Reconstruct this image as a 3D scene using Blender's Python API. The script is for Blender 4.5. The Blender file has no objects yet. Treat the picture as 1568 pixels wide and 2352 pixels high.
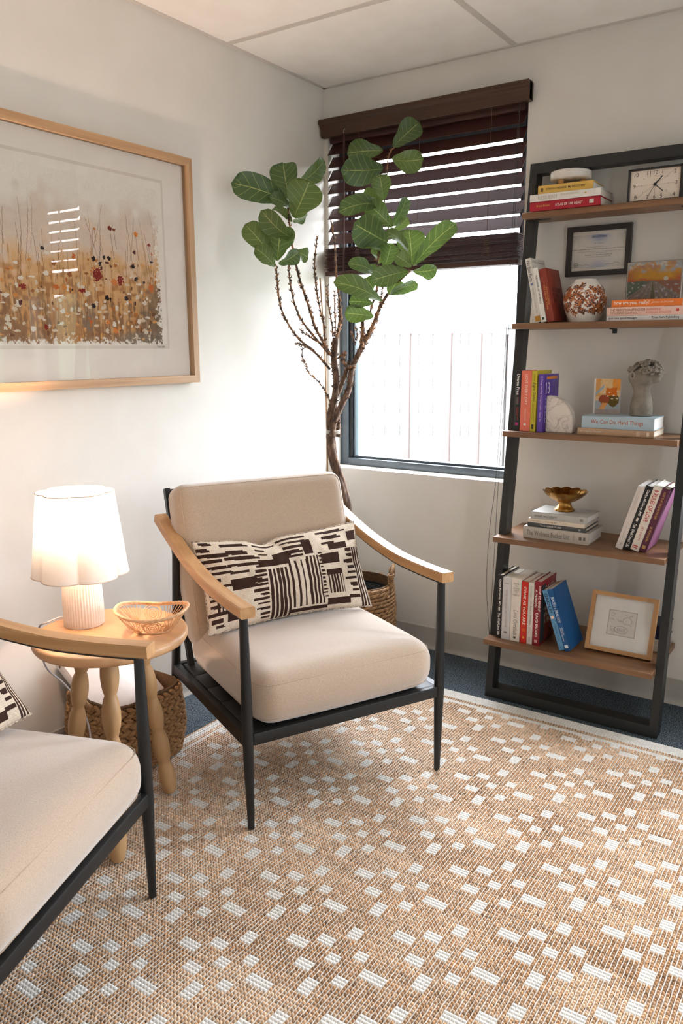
import bpy, bmesh, math, random
import numpy as np
from mathutils import Vector, Matrix

random.seed(7)
RNG = np.random.default_rng(7)
SC = bpy.context.scene
COL = SC.collection
PI = math.pi

# ------------------------------------------------------------------ camera
F_PX, YAW, PITCH, ROLL = 1832.94, -0.5960, -0.2018, -0.0044
CAM = Vector((2.1631, -3.0684, 1.3369))
IW, IH = 1568.0, 2352.0
_f = Vector((math.sin(YAW) * math.cos(PITCH), math.cos(YAW) * math.cos(PITCH), math.sin(PITCH)))
_r = Vector((math.cos(YAW), -math.sin(YAW), 0.0))
_u = _r.cross(_f)
_r, _u = (_r * math.cos(ROLL) + _u * math.sin(ROLL)), (_u * math.cos(ROLL) - _r * math.sin(ROLL))
cam_data = bpy.data.cameras.new('camera')
cam_data.sensor_fit = 'VERTICAL'
cam_data.sensor_height = 36.0
cam_data.sensor_width = 24.0
cam_data.lens = 36.0 * F_PX / IH
cam_data.clip_start = 0.05
cam_data.clip_end = 500.0
cam = bpy.data.objects.new('camera', cam_data)
COL.objects.link(cam)
cam.matrix_world = Matrix(((_r.x, _u.x, -_f.x, CAM.x), (_r.y, _u.y, -_f.y, CAM.y), (_r.z, _u.z, -_f.z, CAM.z), (0, 0, 0, 1)))
SC.camera = cam
cam_data.dof.use_dof = True
cam_data.dof.focus_distance = 2.35
cam_data.dof.aperture_fstop = 6.3

# ------------------------------------------------------------------ world and exposure
SKY = 26.0
world = bpy.data.worlds.new('overcast_sky')
SC.world = world
world.use_nodes = True
_bg = world.node_tree.nodes['Background']
_bg.inputs['Color'].default_value = (0.86, 0.915, 1.0, 1)
_bg.inputs['Strength'].default_value = SKY
SC.view_settings.view_transform = 'Standard'
SC.view_settings.look = 'None'
SC.view_settings.gamma = 1.0
SC.view_settings.use_curve_mapping = False
SC.view_settings.exposure = 0.09

SC.cycles.adaptive_threshold = 0.015

LAMP_POWER = 30.0


def at(px, py, ax, val):
    """the point of the room seen at photograph pixel (px, py) that lies in the plane ax = val"""
    d = _f + _r * ((px - IW / 2) / F_PX) - _u * ((py - IH / 2) / F_PX)
    i = 'xyz'.index(ax)
    return CAM + d * ((val - CAM[i]) / d[i])


# ------------------------------------------------------------------ colour
def lin(c):
    if isinstance(c, str):
        c = [int(c[i:i + 2], 16) for i in (1, 3, 5)]
    c = [x / 255.0 for x in c]
    return tuple((x / 12.92 if x <= 0.04045 else ((x + 0.055) / 1.055) ** 2.4) for x in c)


MATS = {}


def nodes_of(name):
    m = bpy.data.materials.new(name)
    m.use_nodes = True
    nt = m.node_tree
    return m, nt, nt.nodes['Principled BSDF'], nt.nodes['Material Output']


def nd(nt, kind, **kw):
    n = nt.nodes.new(kind)
    for k, v in kw.items():
        setattr(n, k, v)
    return n


def mixc(nt, fac, a, b):
    n = nt.nodes.new('ShaderNodeMix')
    n.data_type = 'RGBA'
    for s, v in ((n.inputs[6], a), (n.inputs[7], b)):
        if hasattr(v, 'is_linked') or isinstance(v, bpy.types.NodeSocket):
            nt.links.new(v, s)
        else:
            s.default_value = (*v, 1)
    if isinstance(fac, bpy.types.NodeSocket):
        nt.links.new(fac, n.inputs[0])
    else:
        n.inputs[0].default_value = fac
    return n.outputs[2]


def mat(name, c1, c2=None, scale=40.0, rough=0.6, bump=0.0, bscale=None, stretch=None, metal=0.0, spec=0.5, detail=3.0,
        sheen=0.0, ramp=(0.35, 0.65), trans=0.0, coat=0.0):
    """a Principled material whose colour wanders between c1 and c2 with noise, with optional noise bump"""
    if name in MATS:
        return MATS[name]
    m, nt, b, out = nodes_of(name)
    a1 = lin(c1)
    a2 = lin(c2) if c2 else tuple(min(1, x * 0.93) for x in a1)
    tc = nd(nt, 'ShaderNodeTexCoord')
    mp = nd(nt, 'ShaderNodeMapping')
    nt.links.new(tc.outputs['Object'], mp.inputs['Vector'])
    if stretch:
        mp.inputs['Scale'].default_value = stretch
    nz = nd(nt, 'ShaderNodeTexNoise')
    nz.inputs['Scale'].default_value = scale
    nz.inputs['Detail'].default_value = detail
    nt.links.new(mp.outputs[0], nz.inputs['Vector'])
    rp = nd(nt, 'ShaderNodeValToRGB')
    rp.color_ramp.elements[0].position, rp.color_ramp.elements[1].position = ramp
    rp.color_ramp.elements[0].color = (*a1, 1)
    rp.color_ramp.elements[1].color = (*a2, 1)
    nt.links.new(nz.outputs['Fac'], rp.inputs['Fac'])
    nt.links.new(rp.outputs['Color'], b.inputs['Base Color'])
    b.inputs['Roughness'].default_value = rough
    b.inputs['Metallic'].default_value = metal
    b.inputs['Specular IOR Level'].default_value = spec
    b.inputs['Sheen Weight'].default_value = sheen
    b.inputs['Transmission Weight'].default_value = trans
    b.inputs['Coat Weight'].default_value = coat
    if bump:
        bz = nd(nt, 'ShaderNodeTexNoise')
        bz.inputs['Scale'].default_value = bscale or scale
        bz.inputs['Detail'].default_value = 2.0
        nt.links.new(mp.outputs[0], bz.inputs['Vector'])
        bp = nd(nt, 'ShaderNodeBump')
        bp.inputs['Strength'].default_value = bump
        bp.inputs['Distance'].default_value = 0.004
        nt.links.new(bz.outputs['Fac'], bp.inputs['Height'])
        nt.links.new(bp.outputs[0], b.inputs['Normal'])
    MATS[name] = m
    return m


def wood(name, c1, c2, axis='x', rough=0.45, fine=60.0, long=2.0, bump=0.05):
    s = {'x': (long, fine, fine), 'y': (fine, long, fine), 'z': (fine, fine, long)}[axis]
    return mat(name, c1, c2, scale=1.0, rough=rough, bump=bump, stretch=s, detail=4.0, ramp=(0.3, 0.7))


def vcol_mat(name, rough=0.6, bump=0.0, bscale=300.0, spec=0.3, coat=0.0, noise=0.06, nscale=400.0):
    """colours come from the face-corner attribute Col (a print or dyed yarn), with a little noise"""
    if name in MATS:
        return MATS[name]
    m, nt, b, out = nodes_of(name)
    at_ = nd(nt, 'ShaderNodeAttribute', attribute_name='Col')
    tc = nd(nt, 'ShaderNodeTexCoord')
    nz = nd(nt, 'ShaderNodeTexNoise')
    nz.inputs['Scale'].default_value = nscale
    nt.links.new(tc.outputs['Object'], nz.inputs['Vector'])
    hs = nd(nt, 'ShaderNodeMapRange')
    hs.inputs[1].default_value, hs.inputs[2].default_value = 0.3, 0.7
    hs.inputs[3].default_value, hs.inputs[4].default_value = 1 - noise * 2, 1 + noise
    nt.links.new(nz.outputs['Fac'], hs.inputs[0])
    mul = nd(nt, 'ShaderNodeVectorMath', operation='MULTIPLY')
    nt.links.new(at_.outputs['Color'], mul.inputs[0])
    nt.links.new(hs.outputs[0], mul.inputs[1])
    nt.links.new(mul.outputs[0], b.inputs['Base Color'])
    b.inputs['Roughness'].default_value = rough
    b.inputs['Specular IOR Level'].default_value = spec
    b.inputs['Coat Weight'].default_value = coat
    if bump:
        bz = nd(nt, 'ShaderNodeTexNoise')
        bz.inputs['Scale'].default_value = bscale
        nt.links.new(tc.outputs['Object'], bz.inputs['Vector'])
        bp = nd(nt, 'ShaderNodeBump')
        bp.inputs['Strength'].default_value = bump
        bp.inputs['Distance'].default_value = 0.003
        nt.links.new(bz.outputs['Fac'], bp.inputs['Height'])
        nt.links.new(bp.outputs[0], b.inputs['Normal'])
    MATS[name] = m
    return m


def glass_mat(name, tint=(1, 1, 1), ior=1.45):
    """a thin clear pane: straight-through transparency plus a Fresnel mirror layer"""
    if name in MATS:
        return MATS[name]
    m, nt, b, out = nodes_of(name)
    nt.nodes.remove(b)
    tr = nd(nt, 'ShaderNodeBsdfTransparent')
    tr.inputs[0].default_value = (*tint, 1)
    gl = nd(nt, 'ShaderNodeBsdfGlossy')
    gl.inputs['Roughness'].default_value = 0.0
    fr = nd(nt, 'ShaderNodeFresnel')
    fr.inputs['IOR'].default_value = ior
    mx = nd(nt, 'ShaderNodeMixShader')
    nt.links.new(fr.outputs[0], mx.inputs[0])
    nt.links.new(tr.outputs[0], mx.inputs[1])
    nt.links.new(gl.outputs[0], mx.inputs[2])
    nt.links.new(mx.outputs[0], out.inputs['Surface'])
    MATS[name] = m
    return m


# ------------------------------------------------------------------ mesh helpers
class MB:
    """collects vertices and faces for ONE mesh object"""

    def __init__(self):
        self.v, self.f = [], []
        self.uv = []

    def add(self, vf, m=None):
        v, f = vf
        o = len(self.v)
        if m is not None:
            v = [m @ Vector(p) for p in v]
        self.v += [tuple(p) for p in v]
        self.f += [tuple(i + o for i in q) for q in f]
        return self

    def build(self, name, material, parent=None, smooth=True, sharp=40, flip=False):
        return mesh_obj(name, self.v, self.f, material, parent, smooth, sharp)


def mesh_obj(name, v, f, material, parent=None, smooth=True, sharp=40):
    me = bpy.data.meshes.new(name)
    me.from_pydata([tuple(p) for p in v], [], [tuple(q) for q in f])
    me.update()
    if smooth:
        me.polygons.foreach_set('use_smooth', [True] * len(me.polygons))
        if sharp:
            me.set_sharp_from_angle(angle=math.radians(sharp))
    if material:
        me.materials.append(material)
    o = bpy.data.objects.new(name, me)
    COL.objects.link(o)
    if parent:
        o.parent = parent
    return o


def set_cols(o, face_cols):
    """one colour per face, stored on the corners"""
    me = o.data
    a = me.color_attributes.new('Col', 'FLOAT_COLOR', 'CORNER')
    n = np.zeros(len(me.polygons), dtype=np.int32)
    me.polygons.foreach_get('loop_total', n)
    fc = np.asarray(face_cols, dtype=np.float32)
    if fc.shape[1] == 3:
        fc = np.concatenate([fc, np.ones((len(fc), 1), np.float32)], 1)
    a.data.foreach_set('color', np.repeat(fc, n, axis=0).ravel())


def T(x=0, y=0, z=0):
    return Matrix.Translation((x, y, z))


def R(ax, deg):
    return Matrix.Rotation(math.radians(deg), 4, ax.upper())


def box(x0, x1, y0, y1, z0, z1):
    v = [(x, y, z) for z in (z0, z1) for y in (y0, y1) for x in (x0, x1)]
    f = [(0, 2, 3, 1), (4, 5, 7, 6), (0, 1, 5, 4), (2, 6, 7, 3), (0, 4, 6, 2), (1, 3, 7, 5)]
    return v, f


def rbox(x0, x1, y0, y1, z0, z1, r=0.002, seg=2):
    bm = bmesh.new()
    bmesh.ops.create_cube(bm, size=1.0)
    for p in bm.verts:
        p.co = Vector(((x0 + x1) / 2 + p.co.x * (x1 - x0), (y0 + y1) / 2 + p.co.y * (y1 - y0), (z0 + z1) / 2 + p.co.z * (z1 - z0)))
    bmesh.ops.bevel(bm, geom=list(bm.edges), offset=r, segments=seg, profile=0.5, affect='EDGES')
    bm.verts.ensure_lookup_table()
    v = [tuple(p.co) for p in bm.verts]
    f = [tuple(q.index for q in fc.verts) for fc in bm.faces]
    bm.free()
    return v, f


def lathe(prof, n=48, mod=None):
    """prof: (r, z) from bottom to top; r = 0 closes; mod(angle, z, r) -> r"""
    v, f, rows = [], [], []
    for r, z in prof:
        if r <= 1e-6:
            rows.append([len(v)])
            v.append((0, 0, z))
        else:
            rows.append(list(range(len(v), len(v) + n)))
            for k in range(n):
                a = 2 * PI * k / n
                rr = mod(a, z, r) if mod else r
                v.append((rr * math.cos(a), rr * math.sin(a), z))
    for a, b in zip(rows, rows[1:]):
        if len(a) == 1 and len(b) == 1:
            continue
        for k in range(n):
            k2 = (k + 1) % n
            if len(a) == 1:
                f.append((a[0], b[k2], b[k]))
            elif len(b) == 1:
                f.append((a[k], a[k2], b[0]))
            else:
                f.append((a[k], a[k2], b[k2], b[k]))
    return v, f


def frames(path, closed=False):
    pts = [Vector(p) for p in path]
    n = len(pts)
    tans = []
    for i in range(n):
        if closed:
            t = pts[(i + 1) % n] - pts[i - 1]
        else:
            t = pts[min(i + 1, n - 1)] - pts[max(i - 1, 0)]
        tans.append(t.normalized() if t.length > 1e-9 else Vector((0, 0, 1)))
    ref = Vector((0, 0, 1)) if abs(tans[0].z) < 0.9 else Vector((1, 0, 0))
    nrm = (ref - tans[0] * ref.dot(tans[0])).normalized()
    out = []
    for i in range(n):
        nrm = nrm - tans[i] * nrm.dot(tans[i])
        if nrm.length < 1e-6:
            nrm = tans[i].orthogonal()
        nrm.normalize()
        out.append((pts[i], tans[i], nrm.copy(), tans[i].cross(nrm)))
    return out


def tube(path, rad, n=8, closed=False, caps=True):
    fr = frames(path, closed)
    m = len(fr)
    if not hasattr(rad, '__len__'):
        rad = [rad] * m
    v, f = [], []
    for (p, t, a, b), r in zip(fr, rad):
        for k in range(n):
            w = 2 * PI * k / n
            v.append(tuple(p + a * (r * math.cos(w)) + b * (r * math.sin(w))))
    for i in range(m if closed else m - 1):
        j = (i + 1) % m
        for k in range(n):
            k2 = (k + 1) % n
            f.append((i * n + k, i * n + k2, j * n + k2, j * n + k))
    if caps and not closed:
        f.append(tuple(range(n - 1, -1, -1)))
        f.append(tuple((m - 1) * n + k for k in range(n)))
    return v, f


def sweep(path, sec, side):
    """sec: list of (s, t) offsets; s along the fixed side vector, t along tangent x side"""
    pts = [Vector(p) for p in path]
    side = Vector(side).normalized()
    v, f = [], []
    n = len(sec)
    for i, p in enumerate(pts):
        t = (pts[min(i + 1, len(pts) - 1)] - pts[max(i - 1, 0)]).normalized()
        up = side.cross(t).normalized()
        for s, q in sec:
            v.append(tuple(p + side * s + up * q))
    for i in range(len(pts) - 1):
        for k in range(n):
            k2 = (k + 1) % n
            f.append((i * n + k, i * n + k2, (i + 1) * n + k2, (i + 1) * n + k))
    f.append(tuple(range(n - 1, -1, -1)))
    f.append(tuple((len(pts) - 1) * n + k for k in range(n)))
    return v, f


def prism(poly, h0, h1, axis='z'):
    """extrude a 2D polygon; axis z: (x, y), axis y: (x, z), axis x: (y, z)"""
    n = len(poly)

    def P(a, b, h):
        return {'z': (a, b, h), 'y': (a, h, b), 'x': (h, a, b)}[axis]
    v = [P(a, b, h0) for a, b in poly] + [P(a, b, h1) for a, b in poly]
    f = [tuple(range(n - 1, -1, -1)), tuple(range(n, 2 * n))]
    f += [(k, (k + 1) % n, n + (k + 1) % n, n + k) for k in range(n)]
    return v, f


def smooth_path(pts, k=6):
    """Catmull-Rom through points"""
    p = [Vector(q) for q in pts]
    p = [p[0] * 2 - p[1]] + p + [p[-1] * 2 - p[-2]]
    out = []
    for i in range(1, len(p) - 2):
        for j in range(k):
            t = j / k
            a, b, c, d = p[i - 1], p[i], p[i + 1], p[i + 2]
            out.append(0.5 * ((2 * b) + (c - a) * t + (2 * a - 5 * b + 4 * c - d) * t * t + (3 * b - a - 3 * c + d) * t ** 3))
    out.append(p[-2])
    return out


def thing(name, label, cat, loc=(0, 0, 0), rotz=0.0, group=None):
    o = bpy.data.objects.new(name, None)
    o.empty_display_size = 0.05
    COL.objects.link(o)
    o.location = loc
    o.rotation_euler = (0, 0, rotz)
    return tag(o, label, cat, group)


def tag(o, label=None, cat=None, group=None, kind=None):
    for k, v in (('label', label), ('category', cat), ('group', group), ('kind', kind)):
        if v:
            o[k] = v
    return o


def copy_tree(o, parent=None):
    c = o.copy()
    COL.objects.link(c)
    if parent:
        c.parent = parent
    for ch in list(o.children):
        copy_tree(ch, c)
    return c


def lettering(s, material, parent, m, w=None, h=None, bold=0.0, shear=0.0, spacing=1.0, name='lettering', align='L', size=None):
    """flat raised print; m places it (local x along the line, y up, z out of the surface); w/h = box to fill"""
    cu = bpy.data.curves.new(name, 'FONT')
    cu.body = s
    cu.size = 1.0
    cu.extrude = 0.0
    cu.offset = bold
    cu.shear = shear
    cu.space_character = spacing
    cu.resolution_u = 2
    cu.space_line = 0.9
    if align == 'C':
        cu.align_x = 'CENTER'
    tmp = bpy.data.objects.new(name, cu)
    me = bpy.data.meshes.new_from_object(tmp)
    bpy.data.objects.remove(tmp)
    bpy.data.curves.remove(cu)
    n = len(me.vertices)
    co = np.zeros(n * 3, dtype=np.float32)
    me.vertices.foreach_get('co', co)
    co = co.reshape(-1, 3)
    lo, hi = co.min(0), co.max(0)
    ext = hi - lo
    if size:
        sx = sy = size
    elif w and h:
        sx, sy = w / ext[0], h / ext[1]
    elif w:
        sx = sy = w / ext[0]
    else:
        sx = sy = h / ext[1]
    co[:, 0] = (co[:, 0] - lo[0]) * sx
    co[:, 1] = (co[:, 1] - lo[1]) * sy
    if align == 'C':
        co[:, 0] -= ext[0] * sx / 2
        co[:, 1] -= ext[1] * sy / 2
    co[:, 2] = 0
    me.vertices.foreach_set('co', co.ravel())
    me.transform(m)
    me.update()
    me.materials.clear()
    me.materials.append(material)
    me.name = name
    o = bpy.data.objects.new(name, me)
    COL.objects.link(o)
    o.parent = parent
    return o


def basis(origin, xdir, ydir):
    x = Vector(xdir).normalized()
    y = Vector(ydir).normalized()
    z = x.cross(y)
    return Matrix(((x.x, y.x, z.x, origin[0]), (x.y, y.y, z.y, origin[1]), (x.z, y.z, z.z, origin[2]), (0, 0, 0, 1)))


def color_grid(name, img, material, parent, m, w, h, nx=None, ny=None):
    """a flat printed sheet: img[row from top, col, rgb linear] painted face by face on a w x h grid in m's local xy plane"""
    ny, nx = img.shape[:2]
    xs = np.linspace(0, w, nx + 1)
    ys = np.linspace(h, 0, ny + 1)
    X, Y = np.meshgrid(xs, ys)
    co = np.stack([X.ravel(), Y.ravel(), np.zeros(X.size)], 1)
    M3 = np.array(m)
    co = co @ M3[:3, :3].T + M3[:3, 3]
    i = np.arange(ny)[:, None] * (nx + 1) + np.arange(nx)[None, :]
    q = np.stack([i, i + nx + 1, i + nx + 2, i + 1], -1).reshape(-1, 4)
    me = bpy.data.meshes.new(name)
    me.vertices.add(len(co))
    me.vertices.foreach_set('co', co.astype(np.float32).ravel())
    me.loops.add(q.size)
    me.loops.foreach_set('vertex_index', q.ravel().astype(np.int32))
    me.polygons.add(len(q))
    me.polygons.foreach_set('loop_start', np.arange(0, q.size, 4, dtype=np.int32))
    me.polygons.foreach_set('loop_total', np.full(len(q), 4, dtype=np.int32))
    me.update(calc_edges=True)
    me.validate()
    me.materials.append(material)
    o = bpy.data.objects.new(name, me)
    COL.objects.link(o)
    o.parent = parent
    set_cols(o, img.reshape(-1, 3))
    return o


def value_noise(ny, nx, cell, seed=0):
    g = np.random.default_rng(seed)
    cy, cx = max(2, int(ny / cell) + 3), max(2, int(nx / cell) + 3)
    a = g.random((cy, cx))
    y = np.arange(ny) / cell
    x = np.arange(nx) / cell
    y0, x0 = y.astype(int), x.astype(int)
    fy, fx = (y - y0)[:, None], (x - x0)[None, :]
    fy, fx = fy * fy * (3 - 2 * fy), fx * fx * (3 - 2 * fx)
    A = a[y0][:, x0]; B = a[y0][:, x0 + 1]; C = a[y0 + 1][:, x0]; D = a[y0 + 1][:, x0 + 1]
    return (A * (1 - fx) + B * fx) * (1 - fy) + (C * (1 - fx) + D * fx) * fy
# ================================================================== the room
H = 2.44
RX, RY = 4.0, -4.6            # the right wall and the wall behind the camera
M_WALL = mat('wall_paint', (222, 217, 209), (218, 213, 204), scale=6, rough=0.75, bump=0.06, bscale=260, spec=0.25)
M_CEIL = mat('ceiling_tile_white', (243, 240, 235), (239, 235, 229), scale=9, rough=0.9, bump=0.05, bscale=300, spec=0.1)
M_GRIDBAR = mat('ceiling_bar_white', (206, 200, 192), (200, 194, 186), scale=20, rough=0.6)
M_COVE = mat('cove_base_vinyl', (186, 180, 170), (180, 174, 164), scale=14, rough=0.42)
M_FRAME = mat('window_aluminium', (66, 76, 84), (58, 68, 76), scale=30, rough=0.38, metal=0.0, spec=0.6)
M_GASKET = mat('window_gasket_black', (14, 15, 17), (20, 21, 22), scale=30, rough=0.6)
M_GLASS = glass_mat('window_glass')


def carpet_mat():
    m, nt, b, out = nodes_of('carpet_charcoal_loop')
    tc = nd(nt, 'ShaderNodeTexCoord')
    n1 = nd(nt, 'ShaderNodeTexNoise')
    n1.inputs['Scale'].default_value = 210
    n1.inputs['Detail'].default_value = 2
    mp = nd(nt, 'ShaderNodeMapping')
    mp.inputs['Scale'].default_value = (14, 180, 14)
    n2 = nd(nt, 'ShaderNodeTexNoise')
    n2.inputs['Scale'].default_value = 1.0
    n2.inputs['Detail'].default_value = 3
    nt.links.new(tc.outputs['Object'], n1.inputs['Vector'])
    nt.links.new(tc.outputs['Object'], mp.inputs['Vector'])
    nt.links.new(mp.outputs[0], n2.inputs['Vector'])
    r1 = nd(nt, 'ShaderNodeValToRGB')
    r1.color_ramp.elements[0].position, r1.color_ramp.elements[1].position = 0.40, 0.66
    r1.color_ramp.elements[0].color = (*lin((36, 43, 48)), 1)
    r1.color_ramp.elements[1].color = (*lin((112, 124, 132)), 1)
    nt.links.new(n1.outputs['Fac'], r1.inputs['Fac'])
    r2 = nd(nt, 'ShaderNodeValToRGB')
    r2.color_ramp.elements[0].position, r2.color_ramp.elements[1].position = 0.5, 0.72
    r2.color_ramp.elements[0].color = (0, 0, 0, 1)
    r2.color_ramp.elements[1].color = (0.7, 0.7, 0.7, 1)
    nt.links.new(n2.outputs['Fac'], r2.inputs['Fac'])
    col = mixc(nt, r2.outputs['Color'], r1.outputs['Color'], lin((96, 106, 114)))
    nt.links.new(col, b.inputs['Base Color'])
    b.inputs['Roughness'].default_value = 0.95
    b.inputs['Specular IOR Level'].default_value = 0.1
    bp = nd(nt, 'ShaderNodeBump')
    bp.inputs['Strength'].default_value = 0.8
    bp.inputs['Distance'].default_value = 0.004
    nt.links.new(n1.outputs['Fac'], bp.inputs['Height'])
    nt.links.new(bp.outputs[0], b.inputs['Normal'])
    return m


M_CARPET = carpet_mat()


def struct(name, mb, material, label=None, smooth=False):
    o = mb.build(name, material, None, smooth)
    o['kind'] = 'structure'
    if label:
        o['label'] = label
    return o


struct('floor', MB().add(box(-0.1, RX + .1, RY - .1, 0.0, -0.08, 0.0)), M_CARPET, 'dark charcoal loop carpet covering the whole floor')
struct('wall_left', MB().add(box(-0.1, 0.0, RY - .1, 0.14, -0.08, H + 0.1)), M_WALL, 'pale warm-white painted wall that the large picture hangs on')
struct('wall_front', MB().add(box(0.0, RX, RY - .1, RY, -0.08, H + 0.1)), M_WALL, 'pale painted wall behind the viewer')
W1 = (0.02, 0.935, 0.793, 2.27)
W2 = (1.72, 2.24, 0.793, 2.27)
W3 = (2.55, 3.80, 0.793, 2.27)
W_FILL = (2.95, 3.33, 0.793, 2.27)      # unseen window added for fill light in the right wall: distance from the back wall
WT = 0.14


def pierced(L, holes):
    """wall of length L in local x, outside towards +y, with window openings"""
    mb = MB()
    mb.add(box(0, L, 0, WT, -0.08, W1[2]))
    mb.add(box(0, L, 0, WT, W1[3], H + .1))
    x = 0
    for h in holes:
        mb.add(box(x, h[0], 0, WT, W1[2], W1[3]))
        x = h[1]
    mb.add(box(x, L, 0, WT, W1[2], W1[3]))
    return mb


struct('wall_back', pierced(RX, (W1, W2, W3)), M_WALL, 'pale painted wall with the window and the leaning bookshelf')
wr_ = pierced(-RY, (W_FILL,))
wr_.v = [(RX + y, -x, z) for x, y, z in wr_.v]
struct('wall_right', wr_, M_WALL, 'pale painted wall with an added fill-light window, opposite the large picture')

# suspended ceiling: slab above, lay-in panels between T-bars
ceil = struct('ceiling', MB().add(box(0, RX, RY, 0, H + 0.012, H + 0.1)), M_CEIL, 'white suspended ceiling of large smooth lay-in panels')
xs = [0.0, 0.876, 2.096, 3.316, RX]
ys = [0.0] + [-0.628 - 0.61 * k for k in range(7)]
ys = [y for y in ys if y > RY] + [RY]
tile_cache = {}
for i in range(len(xs) - 1):
    for j in range(len(ys) - 1):
        x0, x1, y1, y0 = xs[i] + .008, xs[i + 1] - .008, ys[j] - .008, ys[j + 1] + .008
        key = (round(x1 - x0, 3), round(y1 - y0, 3))
        if key not in tile_cache:
            o = MB().add(box(0, x1 - x0, 0, y1 - y0, 0, 0.012)).build('ceiling_tile', M_CEIL, ceil, False)
            tile_cache[key] = o.data
        else:
            o = bpy.data.objects.new('ceiling_tile', tile_cache[key])
            COL.objects.link(o)
            o.parent = ceil
        o.location = (x0, y0, H + 0.001)
for x in xs[1:-1]:
    MB().add(box(x - .012, x + .012, RY, 0, H - .0015, H + .010)).build('grid_bar', M_GRIDBAR, ceil, False)
for y in ys[1:-1]:
    MB().add(box(0, RX, y - .012, y + .012, H - .002, H + .009)).build('grid_bar', M_GRIDBAR, ceil, False)
for b_ in ((0, .016, RY, 0), (0, RX, -.016, 0)):
    MB().add(box(*b_, H - .003, H + .010)).build('wall_angle', M_GRIDBAR, ceil, False)


# vinyl cove base
def cove(name, p0, p1, inward, label):
    prof = [(0, 0), (.013, 0), (.012, .003), (.0075, .009), (.0045, .018), (.0035, .03), (.0035, .098), (.0015, .1016), (0, .1016)]
    d = Vector(p1) - Vector(p0)
    n = Vector(inward)
    v = []
    for q in (Vector(p0), Vector(p1)):
        for a, z in prof:
            v.append(tuple(q + n * a + Vector((0, 0, z))))
    k = len(prof)
    f = [(i, i + 1, k + i + 1, k + i) for i in range(k - 1)] + [tuple(range(k - 1, -1, -1)), tuple(range(k, 2 * k))]
    o = mesh_obj(name, v, f, M_COVE, None, True, 25)
    tag(o, label, None, None, 'structure')


cove('baseboard_left', (0, RY, 0), (0, 0, 0), (1, 0, 0), 'grey vinyl cove base along the wall with the picture')
cove('baseboard_back', (0, 0, 0), (RX, 0, 0), (0, -1, 0), 'grey vinyl cove base along the window wall')


def window(name, W, label, right=False):
    x0, x1, z0, z1 = W
    w = x1 - x0
    e = bpy.data.objects.new(name, None)
    COL.objects.link(e)
    e.location = ((x0 + x1) / 2, 0.0, z0) if not right else (RX, -(x0 + x1) / 2, z0)
    e.rotation_euler = (0, 0, -PI / 2 if right else 0)
    tag(e, label, None, None, 'structure')
    h = z1 - z0
    a, b = -w / 2, w / 2
    ya, yb = 0.085, 0.138

    def bx(nm, p, q, c, d, y0, y1, m):
        MB().add(rbox(p, q, y0, y1, c, d, .002, 2)).build(nm, m, e)
    bx('jamb', a, a + .042, 0, h, ya, yb, M_FRAME)
    bx('jamb', b - .042, b, 0, h, ya, yb, M_FRAME)
    bx('head_rail', a + .042, b - .042, h - .11, h, ya, yb, M_FRAME)
    bx('sill_rail', a + .042, b - .042, 0, .034, ya, yb, M_FRAME)
    g = 0.012
    bx('gasket', a + .042, a + .058, .034, h - .04, ya + g, yb, M_GASKET)
    bx('gasket', b - .058, b - .042, .034, h - .04, ya + g, yb, M_GASKET)
    bx('sash_rail', a + .058, b - .058, .034, .045, ya + .022, yb, M_FRAME)
    bx('sash_rail', a + .058, a + .070, .045, h - .04, ya + .022, yb, M_FRAME)
    y = 0.128
    v = [(a + .06, y, .036), (b - .05, y, .036), (b - .05, y, h - .036), (a + .06, y, h - .036)]
    mesh_obj('pane', v, [(0, 1, 2, 3)], M_GLASS, e, False)
    ld = bpy.data.lights.new(name + '_portal', 'AREA')
    ld.shape = 'RECTANGLE'
    ld.size, ld.size_y = w, h
    ld.cycles.is_portal = True
    lo = bpy.data.objects.new(name + '_portal', ld)
    COL.objects.link(lo)
    if right:
        lo.location = (RX + .16, -(x0 + x1) / 2, (z0 + z1) / 2)
        lo.rotation_euler = (0, PI / 2, 0)
        ld.size, ld.size_y = h, w
    else:
        lo.location = ((x0 + x1) / 2, 0.16, (z0 + z1) / 2)
        lo.rotation_euler = (-PI / 2, 0, 0)
    return e


window('window_1', W1, 'dark-framed fixed window behind the fig tree, its upper half under a wooden blind')
window('window_2', W2, 'narrow dark-framed window beyond the bookshelf, seen mirrored in the large picture')
window('window_3', W3, 'wide dark-framed window farther along the window wall')
window('added_fill_window', W_FILL, 'unseen dark-framed window added for fill light in the wall opposite the large picture', True)

# ------------------------------------------------------------------ outside
M_GROUND = mat('far_ground', (104, 102, 98), (96, 98, 90), scale=.05, rough=0.95)
M_FACADE = mat('facade_render', (104, 102, 99), (101, 99, 96), scale=.2, rough=.9, spec=0.0)
M_BRICK = mat('facade_brick', (84, 74, 71), (82, 72, 69), scale=.6, rough=.9, spec=0.0)
M_FARWIN = mat('far_window', (80, 79, 77), (77, 76, 74), scale=.4, rough=.8, spec=0.0)
M_HILL = mat('wooded_hill', (40, 62, 40), (66, 86, 58), scale=.25, rough=.95, bump=.5, bscale=.4)
struct('ground', MB().add(box(-260, 260, 1.0, 300, -20.0, -19.0)), M_GROUND, 'pale ground far below outside the window')
hill = MB()
nxh, nyh = 40, 10
hv, hf = [], []
for j in range(nyh + 1):
    for i in range(nxh + 1):
        a = -20 + 200 * i / nxh
        t = j / nyh
        r_ = 90 + 60 * t
        hgt = (3 + 5 * math.sin(i * .33) + 3 * math.sin(i * .9 + 1)) * math.sin(t * PI / 2)
        hv.append((20 + a * .9, 60 + 60 * t - max(0, a - 60) * .25, -19.2 + 26 * math.sin(t * PI / 2) + hgt * t))
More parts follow.
